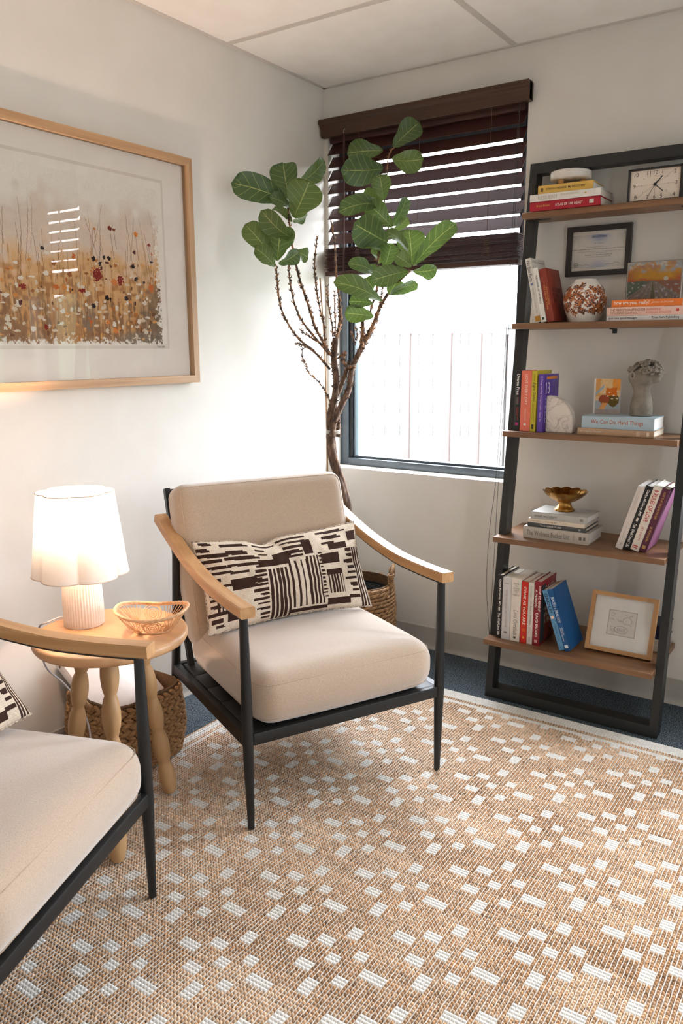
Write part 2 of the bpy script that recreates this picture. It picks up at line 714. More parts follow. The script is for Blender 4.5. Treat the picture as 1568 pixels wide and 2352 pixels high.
for j in range(nyh):
    for i in range(nxh):
        k = j * (nxh + 1) + i
        hf.append((k, k + 1, k + nxh + 2, k + nxh + 1))
hill.add((hv, hf))
ho = struct('hill', hill, M_HILL, 'wooded green hill far outside', True)

# blown-out apartment block across the street
BY = 95.0


def far(px, py, y=BY):
    p = at(px, py, 'y', y)
    return p.x, p.z


def block(name, label, px0, px1, top, cols, rows, piers, bands):
    x0, zt = far(px0, top)
    x1, _ = far(px1, top)
    e = thing(name, label, 'building', ((x0 + x1) / 2, BY + 5, -19.0))
    ox, oy, oz = e.location

    def put(nm, a, b, y0, y1, c, d, m):
        return MB().add(box(a - ox, b - ox, y0 - oy, y1 - oy, c - oz, d - oz)).build(nm, m, e, False)
    put('wall', x0, x1, BY, BY + 10, -19, zt, M_FACADE)
    put('parapet', x0 - .3, x1 + .3, BY - .3, BY + 10.3, zt, zt + .5, M_FACADE)
    for a, b, t_ in piers:
        xa, z_ = far(a, t_)
        xb, _ = far(b, t_)
        put('brick_pier', xa, xb, BY - .35, BY, -19, z_, M_BRICK)
    for t_, b_ in bands:
        _, za = far(1000, t_)
        _, zb = far(1000, b_)
        put('brick_band', x0, x1, BY - .12, BY, zb, za, M_BRICK)
    for cx in cols:
        for ry in rows:
            a, zc = far(cx, ry)
            fw = put('window', a - .30, a + .30, BY - .16, BY + .1, zc - .72, zc + .72, M_FARWIN)
            MB().add(box(a - .33 - ox, a + .33 - ox, BY - .24 - oy, BY - .14 - oy, zc - .05 - oz, zc + .05 - oz)).build('transom', M_FACADE, fw, False)
    return e


block('apartment_block', 'pale hazy apartment block seen through the window, rows of small windows and pink brick piers', 700, 1162, 762,
      (853, 880, 914, 958, 990, 1053, 1072, 1125), (780, 830, 880, 937, 988), ((931, 944, 765), (1021, 1039, 766), (1101, 1108, 768)), ((764, 768),))
block('corner_house', 'narrower pink and white banded house beside the apartment block', 1168, 1290, 768,
      (1180, 1190, 1215, 1240), (795, 838, 880, 920), (), ((775, 786), (806, 822), (850, 862), (892, 902)))
# ================================================================== rug
def make_rug():
    X0, X1, Y0, Y1 = 0.257, 2.40, -3.30, -0.377
    rug = thing('rug', 'flat-woven natural jute rug with white diamond clusters of small blocks and a pale border', 'rug', ((X0 + X1) / 2, (Y0 + Y1) / 2, 0.0))
    cx, cy = rug.location.x, rug.location.y
    MB().add(box(X0 - cx, X1 - cx, Y0 - cy, Y1 - cy, 0.0005, 0.0055)).build('backing', mat('rug_backing', (104, 74, 48), (78, 54, 36), scale=300, rough=.95), rug, False)
    PX, PY = 0.1975 / 20, 0.1435 / 15
    nx, ny = int((X1 - X0) / PX), int((Y1 - Y0) / PY)
    I, J = np.meshgrid(np.arange(nx), np.arange(ny))
    x = X0 + (I + .5) * PX
    y = Y1 - (J + .5) * PY
    # woven pattern: diamond clusters on a centred lattice
    white = np.zeros(x.shape, bool)
    ax, ay = .3950, .2870
    for sx, sy in ((0, 0), (ax / 2, ay / 2)):
        u = (x - 1.083 - sx + ax * 10.5) % ax - ax / 2
        v = (y + 1.380 - sy + ay * 10.5) % ay - ay / 2
        for bx_, by_, hw, hh in ((0, 0, .0175, .0145), (.046, .042, .0175, .0145), (-.046, .042, .0175, .0145), (.046, -.042, .0175, .0145),
                                 (-.046, -.042, .0175, .0145), (.101, 0, .0265, .0145), (-.101, 0, .0265, .0145), (0, .094, .018, .0225), (0, -.094, .018, .0225)):
            white |= (np.abs(u - bx_) < hw) & (np.abs(v - by_) < hh)
    # borders
    by = Y1 - y
    bx = x - X0
    white = np.where(bx < .074, (bx > .006) & (bx < .040) | (bx > .060), white)
    white = np.where(by < .094, (by < .056) | (by > .073), white)
    n = x.size
    w = white.ravel()
    x, y = x.ravel(), y.ravel()
    row, colm = J.ravel(), I.ravel()
    g = np.random.default_rng(3)
    rowshade = g.normal(0, .10, ny)[row]
    patch = (value_noise(ny, nx, 14, 5).ravel() - .5) * .35
    shade = np.clip(1 + rowshade * .8 + patch + g.normal(0, .13, n), .45, 1.45)
    a, b_ = np.array(lin((204, 160, 120))), np.array(lin((224, 202, 176)))
    t = np.clip(g.random(n) * .5 + patch * 1.2, 0, 1)[:, None]
    jute = (a * (1 - t) + b_ * t) * shade[:, None]
    wc = np.array(lin((238, 235, 229)))[None, :] * np.clip(1 + g.normal(0, .035, n), .8, 1.1)[:, None]
    colr = np.where(w[:, None], wc, jute)
    hw = np.where(w, .0074, .0042 + g.normal(0, .0003, n))
    hh = np.where(w, .0052, .0043 + g.normal(0, .0003, n))
    hz = np.where(w, .0044, np.clip(.0060 + g.normal(0, .0007, n), .004, .0069))
    x = x + np.where(w, 0, g.normal(0, .0004, n))
    y = y + np.where(w, 0, g.normal(0, .0003, n)) + .0012 * np.sin(x * 9 + 2)
    ang = np.arange(6) * PI / 3
    ring = np.stack([np.cos(ang), np.sin(ang)], 1)
    V = np.zeros((n, 13, 3), np.float32)
    for k in range(6):
        V[:, k, 0] = x + ring[k, 0] * hw * 1.05
        V[:, k, 1] = y + ring[k, 1] * hh * 1.1
        V[:, k, 2] = .0045
        V[:, 6 + k, 0] = x + ring[k, 0] * hw * .72
        V[:, 6 + k, 1] = y + ring[k, 1] * hh * .72
        V[:, 6 + k, 2] = .0050 + hz * .78
    V[:, 12, 0], V[:, 12, 1], V[:, 12, 2] = x, y, .0050 + hz
    V[:, :, 0] -= cx
    V[:, :, 1] -= cy
    quads = np.array([[k, (k + 1) % 6, 6 + (k + 1) % 6, 6 + k] for k in range(6)])
    tris = np.array([[6 + k, 6 + (k + 1) % 6, 12] for k in range(6)])
    base = (np.arange(n) * 13)[:, None, None]
    Q = (quads[None] + base).reshape(-1, 4)
    Tt = (tris[None] + base).reshape(-1, 3)
    me = bpy.data.meshes.new('woven_loops')
    me.vertices.add(n * 13)
    me.vertices.foreach_set('co', V.ravel())
    loops = np.concatenate([Q.ravel(), Tt.ravel()]).astype(np.int32)
    me.loops.add(len(loops))
    me.loops.foreach_set('vertex_index', loops)
    nq, ntr = len(Q), len(Tt)
    me.polygons.add(nq + ntr)
    me.polygons.foreach_set('loop_start', np.concatenate([np.arange(nq) * 4, nq * 4 + np.arange(ntr) * 3]).astype(np.int32))
    me.polygons.foreach_set('loop_total', np.concatenate([np.full(nq, 4), np.full(ntr, 3)]).astype(np.int32))
    me.polygons.foreach_set('use_smooth', np.ones(nq + ntr, bool))
    me.update(calc_edges=True)
    me.materials.append(vcol_mat('rug_yarn', rough=.9, spec=.12, noise=.12, nscale=900))
    o = bpy.data.objects.new('woven_loops', me)
    COL.objects.link(o)
    o.parent = rug
    o['kind'] = 'stuff'
    set_cols(o, np.concatenate([np.repeat(colr, 6, 0), np.repeat(colr, 6, 0)]))
    # white cotton warp threads lying in the valleys between the columns of loops
    ns = ny
    ysg = np.linspace(Y1, Y0, ns + 1)
    vv, ff = [], []
    gx = X0 + np.arange(1, nx) * PX
    verts = np.zeros((len(gx), ns + 1, 3, 3), np.float32)
    wob = g.normal(0, .0004, (len(gx), ns + 1))
    for k, (dx, z) in enumerate(((-.0017, .0056), (0, .0093), (.0017, .0056))):
        verts[:, :, k, 0] = gx[:, None] + dx + wob - cx
        verts[:, :, k, 1] = ysg[None, :] - cy
        verts[:, :, k, 2] = z + (.0008 * np.cos(np.arange(ns + 1) * PI + .5))[None, :] * (k == 1)
    base = (np.arange(len(gx))[:, None] * (ns + 1) + np.arange(ns)[None, :])[..., None] * 3
    q1 = np.concatenate([base, base + 1, base + 4, base + 3], -1).reshape(-1, 4)
    q2 = np.concatenate([base + 1, base + 2, base + 5, base + 4], -1).reshape(-1, 4)
    q = np.concatenate([q1, q2]).astype(np.int32)
    me = bpy.data.meshes.new('warp_threads')
    me.vertices.add(verts.size // 3)
    me.vertices.foreach_set('co', verts.ravel())
    me.loops.add(q.size)
    me.loops.foreach_set('vertex_index', q.ravel())
    me.polygons.add(len(q))
    me.polygons.foreach_set('loop_start', np.arange(len(q), dtype=np.int32) * 4)
    me.polygons.foreach_set('loop_total', np.full(len(q), 4, np.int32))
    me.update(calc_edges=True)
    me.materials.append(mat('cotton_warp', (226, 219, 208), (214, 205, 192), scale=300, rough=.9))
    o = bpy.data.objects.new('warp_threads', me)
    COL.objects.link(o)
    o.parent = rug
    o['kind'] = 'stuff'


make_rug()
RUG_Z = 0.0125

# ================================================================== armchairs
M_OAK = wood('oak_armrest', (196, 152, 104), (172, 126, 80), 'y', rough=.42, fine=46, long=3)
M_BLACK = mat('black_powder_coat', (26, 28, 29), (21, 22, 23), scale=200, rough=.42, spec=.45)
M_CREAM = mat('cream_boucle_weave', (190, 168, 145), (172, 149, 126), scale=420, rough=.95, bump=.35, bscale=700, spec=.1, sheen=.9, ramp=(.3, .7))
M_SEAM = mat('cream_seam', (190, 168, 145), (178, 156, 133), scale=300, rough=.95)


def cushion(hx, hy, hz, r, crown=0.0, n=22, bulge=0.0):
    bm = bmesh.new()
    bmesh.ops.create_cube(bm, size=2.0)
    bmesh.ops.subdivide_edges(bm, edges=list(bm.edges), cuts=n, use_grid_fill=True)
    hs = (hx, hy, hz)
    for p in bm.verts:
        q = [math.copysign(1 - (1 - abs(c)) ** 1.7, c) for c in p.co]
        s = [q[i] * hs[i] for i in range(3)]
        inn = [max(-(hs[i] - r), min(hs[i] - r, s[i])) for i in range(3)]
        d = Vector([s[i] - inn[i] for i in range(3)])
        if d.length > 1e-9:
            d = d.normalized() * r * max(abs(d[0]), abs(d[1]), abs(d[2])) / r
        w = Vector(inn) + d
        ex, ey, ez = w.x / hx, w.y / hy, w.z / hz
        w.z += math.copysign(1, w.z) * crown * max(0, 1 - ex * ex) * max(0, 1 - ey * ey) * abs(ez)
        w.x += bulge * ex * max(0, 1 - ez * ez) * max(0, 1 - ey * ey)
        w.y += bulge * ey * max(0, 1 - ez * ez) * max(0, 1 - ex * ex)
        p.co = w
    v = [tuple(p.co) for p in bm.verts]
    bm.verts.index_update()
    f = [tuple(q.index for q in fc.verts) for fc in bm.faces]
    bm.free()
    return v, f


def seam_loop(hx, hy, z, r, k=10):
    pts = []
    for cx, cy, a0 in ((hx - r, hy - r, 0), (-hx + r, hy - r, 90), (-hx + r, -hy + r, 180), (hx - r, -hy + r, 270)):
        for i in range(k + 1):
            a = math.radians(a0 + 90 * i / k)
            pts.append((cx + r * math.cos(a), cy + r * math.sin(a), z))
    return pts


def make_chair(label, loc, rz, rear):
    c = thing('armchair', label, 'armchair', loc, rz, 'cream cushioned armchairs')
    z0 = RUG_Z
    for s in (-1, 1):
        MB().add(tube([(s * .323, 0, z0), (s * .324, 0, .14), (s * .325, 0, .285), (s * .326, .001, .46), (s * .327, .002, .643)], [.0095, .0125, .0158, .0145, .0118], 20)).build('front_leg', M_BLACK, c)
        zr = rear[0] if s < 0 else rear[1]
        MB().add(tube([(s * .323, .70, zr), (s * .324, .655, .15), (s * .325, .617, .285), (s * .326, .58, .50), (s * .327, .552, .73)], [.0095, .0125, .0155, .0140, .0115], 20)).build('rear_leg', M_BLACK, c)
        # side rail
        MB().add(sweep([(s * .325, .0, .280), (s * .325, .62, .272)], [(-.011, -.018), (.011, -.018), (.011, .018), (-.011, .018)], (1, 0, 0))).build('side_rail', M_BLACK, c, False)
        # arm: bent oak with a thin steel strip under it
        top = [(-.030, .673), (.03, .672), (.1, .672), (.2, .675), (.27, .682), (.37, .698), (.47, .7205), (.58, .753), (.705, .795)]
        path = smooth_path([(s * .327, y, z - .0155) for y, z in top], 5)
        hw, ht, q = .0215, .0155, .0035
        sec = [(-hw + q, -ht), (hw - q, -ht), (hw, -ht + q), (hw, ht - q), (hw - q, ht), (-hw + q, ht), (-hw, ht - q), (-hw, -ht + q)]
        MB().add(sweep(path, sec, (1, 0, 0))).build('armrest', M_OAK, c, True, 30)
        strip = [(p.x, p.y, p.z - .0185) for p in path if p.y < .60 and p.y > -.012]
        MB().add(sweep(strip, [(-.014, -.003), (.014, -.003), (.014, .003), (-.014, .003)], (1, 0, 0))).build('arm_strip', M_BLACK, c, False)
        # back upright
        MB().add(sweep([(s * .292, .545, .268), (s * .292, .600, .42), (s * .292, .695, .74), (s * .292, .735, .872)], [(-.009, -.011), (.009, -.011), (.009, .011), (-.009, .011)], (1, 0, 0))).build('back_upright', M_BLACK, c, False)
    MB().add(rbox(-.312, .312, -.011, .011, .265, .300, .003)).build('front_rail', M_BLACK, c)
    MB().add(rbox(-.312, .312, .606, .628, .256, .290, .003)).build('rear_rail', M_BLACK, c)
    for k, (y, z) in enumerate(((.605, .44), (.665, .64), (.728, .85))):
        MB().add(rbox(-.300, .300, y + .006, y + .018, z - .018, z + .018, .003)).build('back_slat', M_BLACK, c)
    for k in range(5):
        y = .06 + .115 * k
        MB().add(rbox(-.3125, .3125, y - .056, y + .056, .288, .2985, .002)).build('seat_slat', M_BLACK, c)
    sm = T(0, .262, .3795)
    sc = MB().add(cushion(.302, .287, .0775, .066, .022, 24, .006), sm).build('seat_cushion', M_CREAM, c, True, 0)
    for z in (.052, -.052):
        MB().add(tube([sm @ Vector(p) for p in seam_loop(.302 - .066 + .0521 + .0036, .287 - .066 + .0521 + .0036, z, .0530)], .0011, 5, True)).build('seam', M_SEAM, sc)
    bm_ = T(0, .563, .640) @ R('x', -17.5)
    bc = MB().add(cushion(.312, .062, .268, .045, .0, 24, .004), bm_).build('back_cushion', M_CREAM, c, True, 0)
    lp = seam_loop(.312 - .045 + .0291, .268 - .045 + .0291, 0, .0290)
    for y in (-.052, .052):
        MB().add(tube([bm_ @ Vector((p[0], y, p[1])) for p in lp], .0016, 5, True)).build('seam', M_SEAM, bc)
    return c


CH1 = Vector((.9525, -1.2445, 0))
RZ1 = math.atan2(.8978, .4404)
CH2 = Vector((.911, -2.191, 0))
RZ2 = math.atan2(.93, -.36)
chair1 = make_chair('cream cushioned armchair in front of the fig tree, facing the room', CH1, RZ1, (0.0035, RUG_Z + .0032))
chair2 = make_chair('cream armchair cut off by the picture edge, nearest the viewer', CH2, RZ2, (RUG_Z + .0032, 0.0035))


# ------------------------------------------------------------------ lumbar pillows
def pillow_pattern(nu=210, nv=104):
    cr, br = np.array(lin((222, 205, 184))), np.array(lin((62, 43, 36)))
    g = np.random.default_rng(11)
    m = np.zeros((nv, nu), bool)

    def rect(u0, u1, v0, v1, val=True):
        m[int(v0 * nv):max(int(v0 * nv) + 1, int(v1 * nv)), int(u0 * nu):max(int(u0 * nu) + 1, int(u1 * nu))] = val

    def bars(u0, u1, v0, v1, pitch, lo=.25, hi=.95, right=False):
        v = v0
        while v < v1:
            L = (u1 - u0) * g.uniform(lo, hi)
            th = pitch * g.uniform(.35, .65)
            a = u1 - L if right else u0 + (u1 - u0 - L) * g.random() * .4
            rect(a, a + L, v, min(v + th, v1))
            if g.random() < .6:
                rect(a + L * .3, min(u1, a + L * 1.2), v + th * .5, min(v + th * 1.15, v1))
            v += pitch

    def stripes(u0, u1, v0, v1, pitch, duty):
        u = u0
        while u < u1:
            rect(u, min(u + pitch * duty, u1), v0, v1)
            u += pitch
    bars(.0, .16, .02, .98, .07)
    bars(.13, .33, .05, .60, .085, .5, 1.0)
    rect(.14, .27, .50, .60)
    bars(.24, .345, .30, .98, .055, .5, .95, True)
    stripes(.05, .14, .62, .80, .022, .55)
    rect(.10, .25, .83, .92)
    rect(.31, .50, .28, .38)
    rect(.40, .52, .22, .30)
    bars(.30, .46, .06, .22, .07)
    stripes(.355, .475, .42, 1.0, .026, .66)
    stripes(.49, .60, .36, .93, .036, .38)
    stripes(.60, .685, .33, .93, .024, .66)
    bars(.46, .70, .04, .34, .06, .3, .8)
    rect(.60, .66, .12, .30)
    bars(.685, .715, .30, .86, .045, .6, .9)
    rect(.70, .83, .33, .46)
    rect(.77, .90, .22, .29)
    bars(.70, .93, .04, .24, .075, .4, .95)
    rect(.72, .83, .53, .60)
    stripes(.725, .83, .58, .82, .020, .62)
    bars(.845, .93, .30, .90, .07, .5, 1.0, True)
    rect(.70, .86, .88, .96)
    rect(.92, .995, .10, .22)
    stripes(.935, 1.0, .30, 1.0, .022, .62)
    rect(.47, .70, .95, .99)
    # woven stagger
    img = np.where(m[..., None], br, cr) * (1 + g.normal(0, .05, (nv, nu, 1)))
    img *= 1 - .07 * (np.arange(nv) % 2)[:, None, None]
    return img


def make_pillow(label, loc, rz, tilt, roll):
    W_, H_, TH = .296, .150, .056
    img = pillow_pattern()
    nv, nu = img.shape[:2]
    p = tag(bpy.data.objects.new('lumbar_pillow', None), label, 'pillow', 'brown and cream patterned lumbar pillows')
    COL.objects.link(p)
    p.location = loc
    p.rotation_euler = (tilt, roll, rz)
    U = np.linspace(-1, 1, nu + 1)[None, :]
    V = np.linspace(1, -1, nv + 1)[:, None]
    wr = (value_noise(nv + 1, nu + 1, 16, 2) - .5) * .010 + (value_noise(nv + 1, nu + 1, 7, 4) - .5) * .004

    def side(sgn):
        X = W_ * U * (1 - .045 * (1 - V ** 2))
        Z = H_ * V * (1 - .13 * (1 - U ** 2)) - .020 * np.exp(-((U + .22) / .16) ** 2) * np.clip(V, 0, 1) ** 1.5
        e = np.clip((1 - np.abs(U) ** 2.6) * (1 - np.abs(V) ** 2.4), 0, 1)
        t = TH * e ** .55
        crease = .016 * np.exp(-((U + .12 + .18 * (V - 1)) / .09) ** 2) * np.clip(V, 0, 1) * (e ** .5)
        Y = sgn * (t - crease + wr * (e ** .4))
        return np.stack(np.broadcast_arrays(X, Y, Z), -1)
    for nm, sgn in (('front_panel', -1), ('back_panel', 1)):
        co = side(sgn)
        i = np.arange(nv)[:, None] * (nu + 1) + np.arange(nu)[None, :]
        q = np.stack([i, i + nu + 1, i + nu + 2, i + 1], -1).reshape(-1, 4)
        if sgn > 0:
            q = q[:, ::-1]
        o = mesh_obj(nm, co.reshape(-1, 3), q.tolist(), vcol_mat('pillow_chenille', rough=.95, bump=.5, bscale=500, spec=.08, noise=.08, nscale=700), p, True, 0)
        set_cols(o, img.reshape(-1, 3))
    edge = [tuple(side(-1)[0, k]) for k in range(0, nu + 1, 5)] + [tuple(side(-1)[k, nu]) for k in range(4, nv + 1, 5)] + \
           [tuple(side(-1)[nv, k]) for k in range(nu - 5, -1, -5)] + [tuple(side(-1)[k, 0]) for k in range(nv - 5, 4, -5)]
    MB().add(tube(edge, .0028, 6, True)).build('piping', mat('pillow_piping', (96, 74, 62), (206, 188, 166), scale=120, rough=.95), p)
    return p


def chair_pt(ch, rz, x, y, z):
    return ch + Matrix.Rotation(rz, 3, 'Z') @ Vector((x, y, z))


pillow1 = make_pillow('brown and cream lumbar pillow leaning in the armchair by the fig tree', chair_pt(CH1, RZ1, -.008, .402, .606), RZ1, math.radians(-24), 0.0)
pillow2 = copy_tree(pillow1)
pillow2.location = chair_pt(CH2, RZ2, .006, .362, .604)
pillow2.rotation_euler = (math.radians(-33), 0, RZ2)
pillow2['label'] = 'brown and cream lumbar pillow on the cut-off armchair, only its corner in view'
# ================================================================== side table, lamp, tray, baskets
TC = Vector((.468, -1.700, 0))
TTOP = .580
M_TABLE = wood('table_top_oak', (214, 170, 126), (196, 148, 104), 'x', rough=.38, fine=26, long=2.5)
M_TLEG = wood('table_leg_oak', (196, 158, 112), (178, 138, 94), 'z', rough=.5, fine=40, long=5)
tb = thing('side_table', 'small round oak side table on three bobbin-turned legs, holding the lamp', 'side table', TC)
R0 = .207
prof = [(0, -.028), (R0 - .012, -.028), (R0 - .004, -.025), (R0, -.018), (R0, -.008), (R0 - .003, -.002), (R0 - .010, 0), (0, 0)]
MB().add(lathe(prof, 96), T(0, 0, TTOP)).build('table_top', M_TABLE, tb, True, 50)
for fx, fy, zf in ((.015, .172, RUG_Z + .0026), (.148, -.145, RUG_Z + .0026), (-.172, -.050, RUG_Z + .0026)):
    foot = Vector((fx, fy, zf))
    top = Vector((fx * .50, fy * .50, TTOP - .026))
    ax = top - foot
    L = ax.length
    pr = [(0, 0), (.0145, 0)]
    nb = 5
    for k in range(nb):
        for j in range(1, 11):
            t = j / 10
            pr.append((.0155 + .0095 * math.sin(PI * t) ** .75 if t < 1 else .0155, L * (k + t) / nb))
    pr.append((0, L))
    q = Vector((0, 0, 1)).rotation_difference(ax.normalized()).to_matrix().to_4x4()
    MB().add(lathe(pr, 24), Matrix.Translation(foot) @ q).build('leg', M_TLEG, tb, True, 50)

# ---- lamp
LC = at(194, 1432, 'z', TTOP)
lamp = thing('table_lamp', 'white ribbed table lamp with a scalloped fabric shade, lit, on the round table', 'lamp', (LC.x, LC.y, TTOP + .0005))
M_CERAM = mat('lamp_ribbed_ceramic', (236, 228, 219), (230, 221, 211), scale=60, rough=.55)
bp = [(0, 0), (.0535, 0), (.0550, .002), (.0552, .02), (.0545, .08), (.0525, .115), (.0490, .135), (.042, .150), (.028, .158), (0, .160)]
NR = 44
MB().add(lathe([(r, z) for r, z in bp], NR * 6, lambda a, z, r: r * (1 + (.016 if .003 < z < .145 else 0) * math.cos(NR * a))), ).build('base', M_CERAM, lamp, True, 60)
MB().add(lathe([(0, .158), (.012, .158), (.012, .234), (0, .234)], 16)).build('lamp_holder', mat('lamp_holder_brass', (190, 160, 110), (170, 140, 90), rough=.35, metal=.8), lamp)
m_, nt_, b_, out_ = nodes_of('lamp_bulb_glow')
b_.inputs['Base Color'].default_value = (1, .9, .8, 1)
b_.inputs['Emission Color'].default_value = (1.0, .71, .54, 1)
b_.inputs['Emission Strength'].default_value = 1.6 * LAMP_POWER / (PI * 4 * PI * .03 ** 2)
MB().add(lathe([(.030 * math.cos(a), .262 + .030 * math.sin(a)) if a < PI / 2 - .01 else (0, .292) for a in np.linspace(-.15, PI / 2, 9)], 24)).build('bulb', m_, lamp)
MB().add(lathe([(.012, .2335), (.0165, .240), (.0255, .252), (.0298, .2572), (0, .2570)], 24)).build('added_bulb_collar', mat('bulb_collar_white', (236, 232, 226), (228, 224, 218), rough=.5), lamp)  # unseen collar, added to keep the bulb's light off the lower wall
ms, nts, bs, outs = nodes_of('lamp_shade_linen')
bs.inputs['Base Color'].default_value = (*lin((240, 232, 222)), 1)
bs.inputs['Roughness'].default_value = .9
tcs = nd(nts, 'ShaderNodeTexCoord')
nzs = nd(nts, 'ShaderNodeTexNoise')
nzs.inputs['Scale'].default_value = 500
nts.links.new(tcs.outputs['Object'], nzs.inputs['Vector'])
csh = mixc(nts, nzs.outputs['Fac'], lin((244, 238, 230)), lin((232, 222, 210)))
nts.links.new(csh, bs.inputs['Base Color'])
tl = nd(nts, 'ShaderNodeBsdfTranslucent')
nts.links.new(csh, tl.inputs['Color'])
mxs = nd(nts, 'ShaderNodeMixShader')
mxs.inputs[0].default_value = .042
nts.links.new(bs.outputs[0], mxs.inputs[1])
nts.links.new(tl.outputs[0], mxs.inputs[2])
nts.links.new(mxs.outputs[0], outs.inputs['Surface'])


def lobes(a, z, r):
    return r * (.85 + .15 * abs(math.cos(3 * a + .55)) ** .60)


zs0, zs1 = .147, .378
rb, rt = .130, .103
MB().add(lathe([(rb + (rt - rb) * t, zs0 + (zs1 - zs0) * t) for t in np.linspace(0, 1, 12)], 144, lobes)).build('shade', ms, lamp, True, 40)
for z, r in ((zs0, rb), (zs1, rt)):
    MB().add(tube([(lobes(a, z, r) * math.cos(a), lobes(a, z, r) * math.sin(a), z) for a in np.linspace(0, 2 * PI, 145)[:-1]], .0016, 6, True)).build('shade_trim', mat('shade_trim', (226, 208, 190), (218, 200, 182), rough=.9), lamp)
for k in range(3):
    a = k * 2 * PI / 3
    MB().add(tube([(0, 0, .200), (.5 * rb * math.cos(a), .5 * rb * math.sin(a), .195), (lobes(a, 0, rb) * .90 * math.cos(a), lobes(a, 0, rb) * .90 * math.sin(a), .190)], .0012, 5)).build('shade_spoke', mat('shade_wire', (120, 116, 110), (100, 96, 92), metal=.8, rough=.4), lamp)
# flex: over the table's wall side and down to the floor
cord = [(LC.x - .045, LC.y - .012, TTOP + .012), (LC.x - .085, LC.y - .020, TTOP + .0065), (.276, -1.765, TTOP + .0055), (.250, -1.772, TTOP - .010), (.246, -1.772, TTOP - .06), (.22, -1.74, .43),
        (.24, -1.70, .37), (.30, -1.69, .31), (.345, -1.70, .23), (.36, -1.73, .12), (.34, -1.80, .045), (.30, -1.87, .0190)]
o = MB().add(tube([Vector(p) - lamp.location for p in smooth_path(cord, 6)], .0028, 8)).build('flex', mat('flex_grey_white', (196, 190, 192), (186, 180, 184), rough=.5), lamp)

# ---- openwork rattan tray
TRC = Vector((.556, -1.628, TTOP))
tray = thing('rattan_tray', 'small openwork rattan bowl with a wavy rim on the round table beside the lamp', 'bowl', TRC, math.radians(34))
M_RATTAN = mat('pale_rattan', (226, 186, 144), (208, 160, 112), scale=90, rough=.6)


def se(a, hx, hy, p=2.7):
    c_, s_ = math.cos(a), math.sin(a)
    k = (abs(c_ / hx) ** p + abs(s_ / hy) ** p) ** (-1 / p)
    return k * c_, k * s_


def wallpt(a, t):
    """t = 0 base ring .. 1 rim"""
    hx, hy = .047 + (.098 - .047) * t ** .8, .042 + (.079 - .042) * t ** .8
    x, y = se(a, hx, hy, 2.4)
    return Vector((x, y, .003 + (.054 + .008 * math.cos(2 * a)) * t ** 1.15))


N = 96
for t, r, nm in ((1, .0042, 'rim'), (.93, .0020, 'rim_wrap'), (0, .0030, 'base_ring')):
    MB().add(tube([wallpt(2 * PI * k / N, t) for k in range(N)], r, 8, True)).build(nm, M_RATTAN, tray)
MB().add(tube([wallpt(2 * PI * k / N, 1) + Vector((0, 0, .003)) * (1 if k % 2 else -.4) for k in range(N)], .0026, 6, True)).build('rim_braid', M_RATTAN, tray)
for k in range(8):
    a0 = 2 * PI * k / 8 + .2
    mbm = MB()
    if k % 2 == 0:      # spiral medallion
        pts = []
        for j in range(70):
            w = j / 69 * 2 * PI * 3.6
            rr = .012 + .988 * (j / 69)
            pts.append(wallpt(a0 + .33 * rr * math.cos(w), .50 + .42 * rr * math.sin(w)))
        mbm.add(tube(pts, .0014, 5))
        mbm.add(tube([wallpt(a0 + .36 * math.cos(w), .50 + .45 * math.sin(w)) for w in np.linspace(0, 2 * PI, 28)[:-1]], .0018, 5, True))
        mbm.build('spiral_medallion', M_RATTAN, tray)
    else:               # fan of strands
        for j in range(-3, 4):
            mbm.add(tube([wallpt(a0 + .045 * j, 0), wallpt(a0 + .060 * j, .35), wallpt(a0 + .105 * j, .7), wallpt(a0 + .13 * j, .95)], .0013, 5))
        mbm.build('strand_fan', M_RATTAN, tray)
mbb = MB()
for k in range(-4, 5):
    y = .009 * k
    L = .046 * max(.2, 1 - (y / .045) ** 2) ** .5
    mbb.add(tube([(-L, y, .0022), (L, y, .0022)], .0014, 5))
    L2 = .040 * max(.2, 1 - (y / .05) ** 2) ** .5
    mbb.add(tube([(y * 1.1, -L2, .0028), (y * 1.1, L2, .0028)], .0012, 5))
mbb.build('base_weave', M_RATTAN, tray)


# ------------------------------------------------------------------ braided baskets
def lump(n=6):
    v = [(-1, 0, 0)]
    for t, r in ((-.62, .72), (0, 1.0), (.62, .72)):
        v += [(t, r * math.cos(2 * PI * k / n), r * math.sin(2 * PI * k / n)) for k in range(n)]
    v.append((1, 0, 0))
    f = [(0, 1 + (k + 1) % n, 1 + k) for k in range(n)]
    for s in range(2):
        o = 1 + s * n
        f += [(o + k, o + (k + 1) % n, o + n + (k + 1) % n, o + n + k) for k in range(n)]
    o = 1 + 2 * n
    f += [(o + k, o + (k + 1) % n, o + n) for k in range(n)]
    return v, f


LUMP = lump()


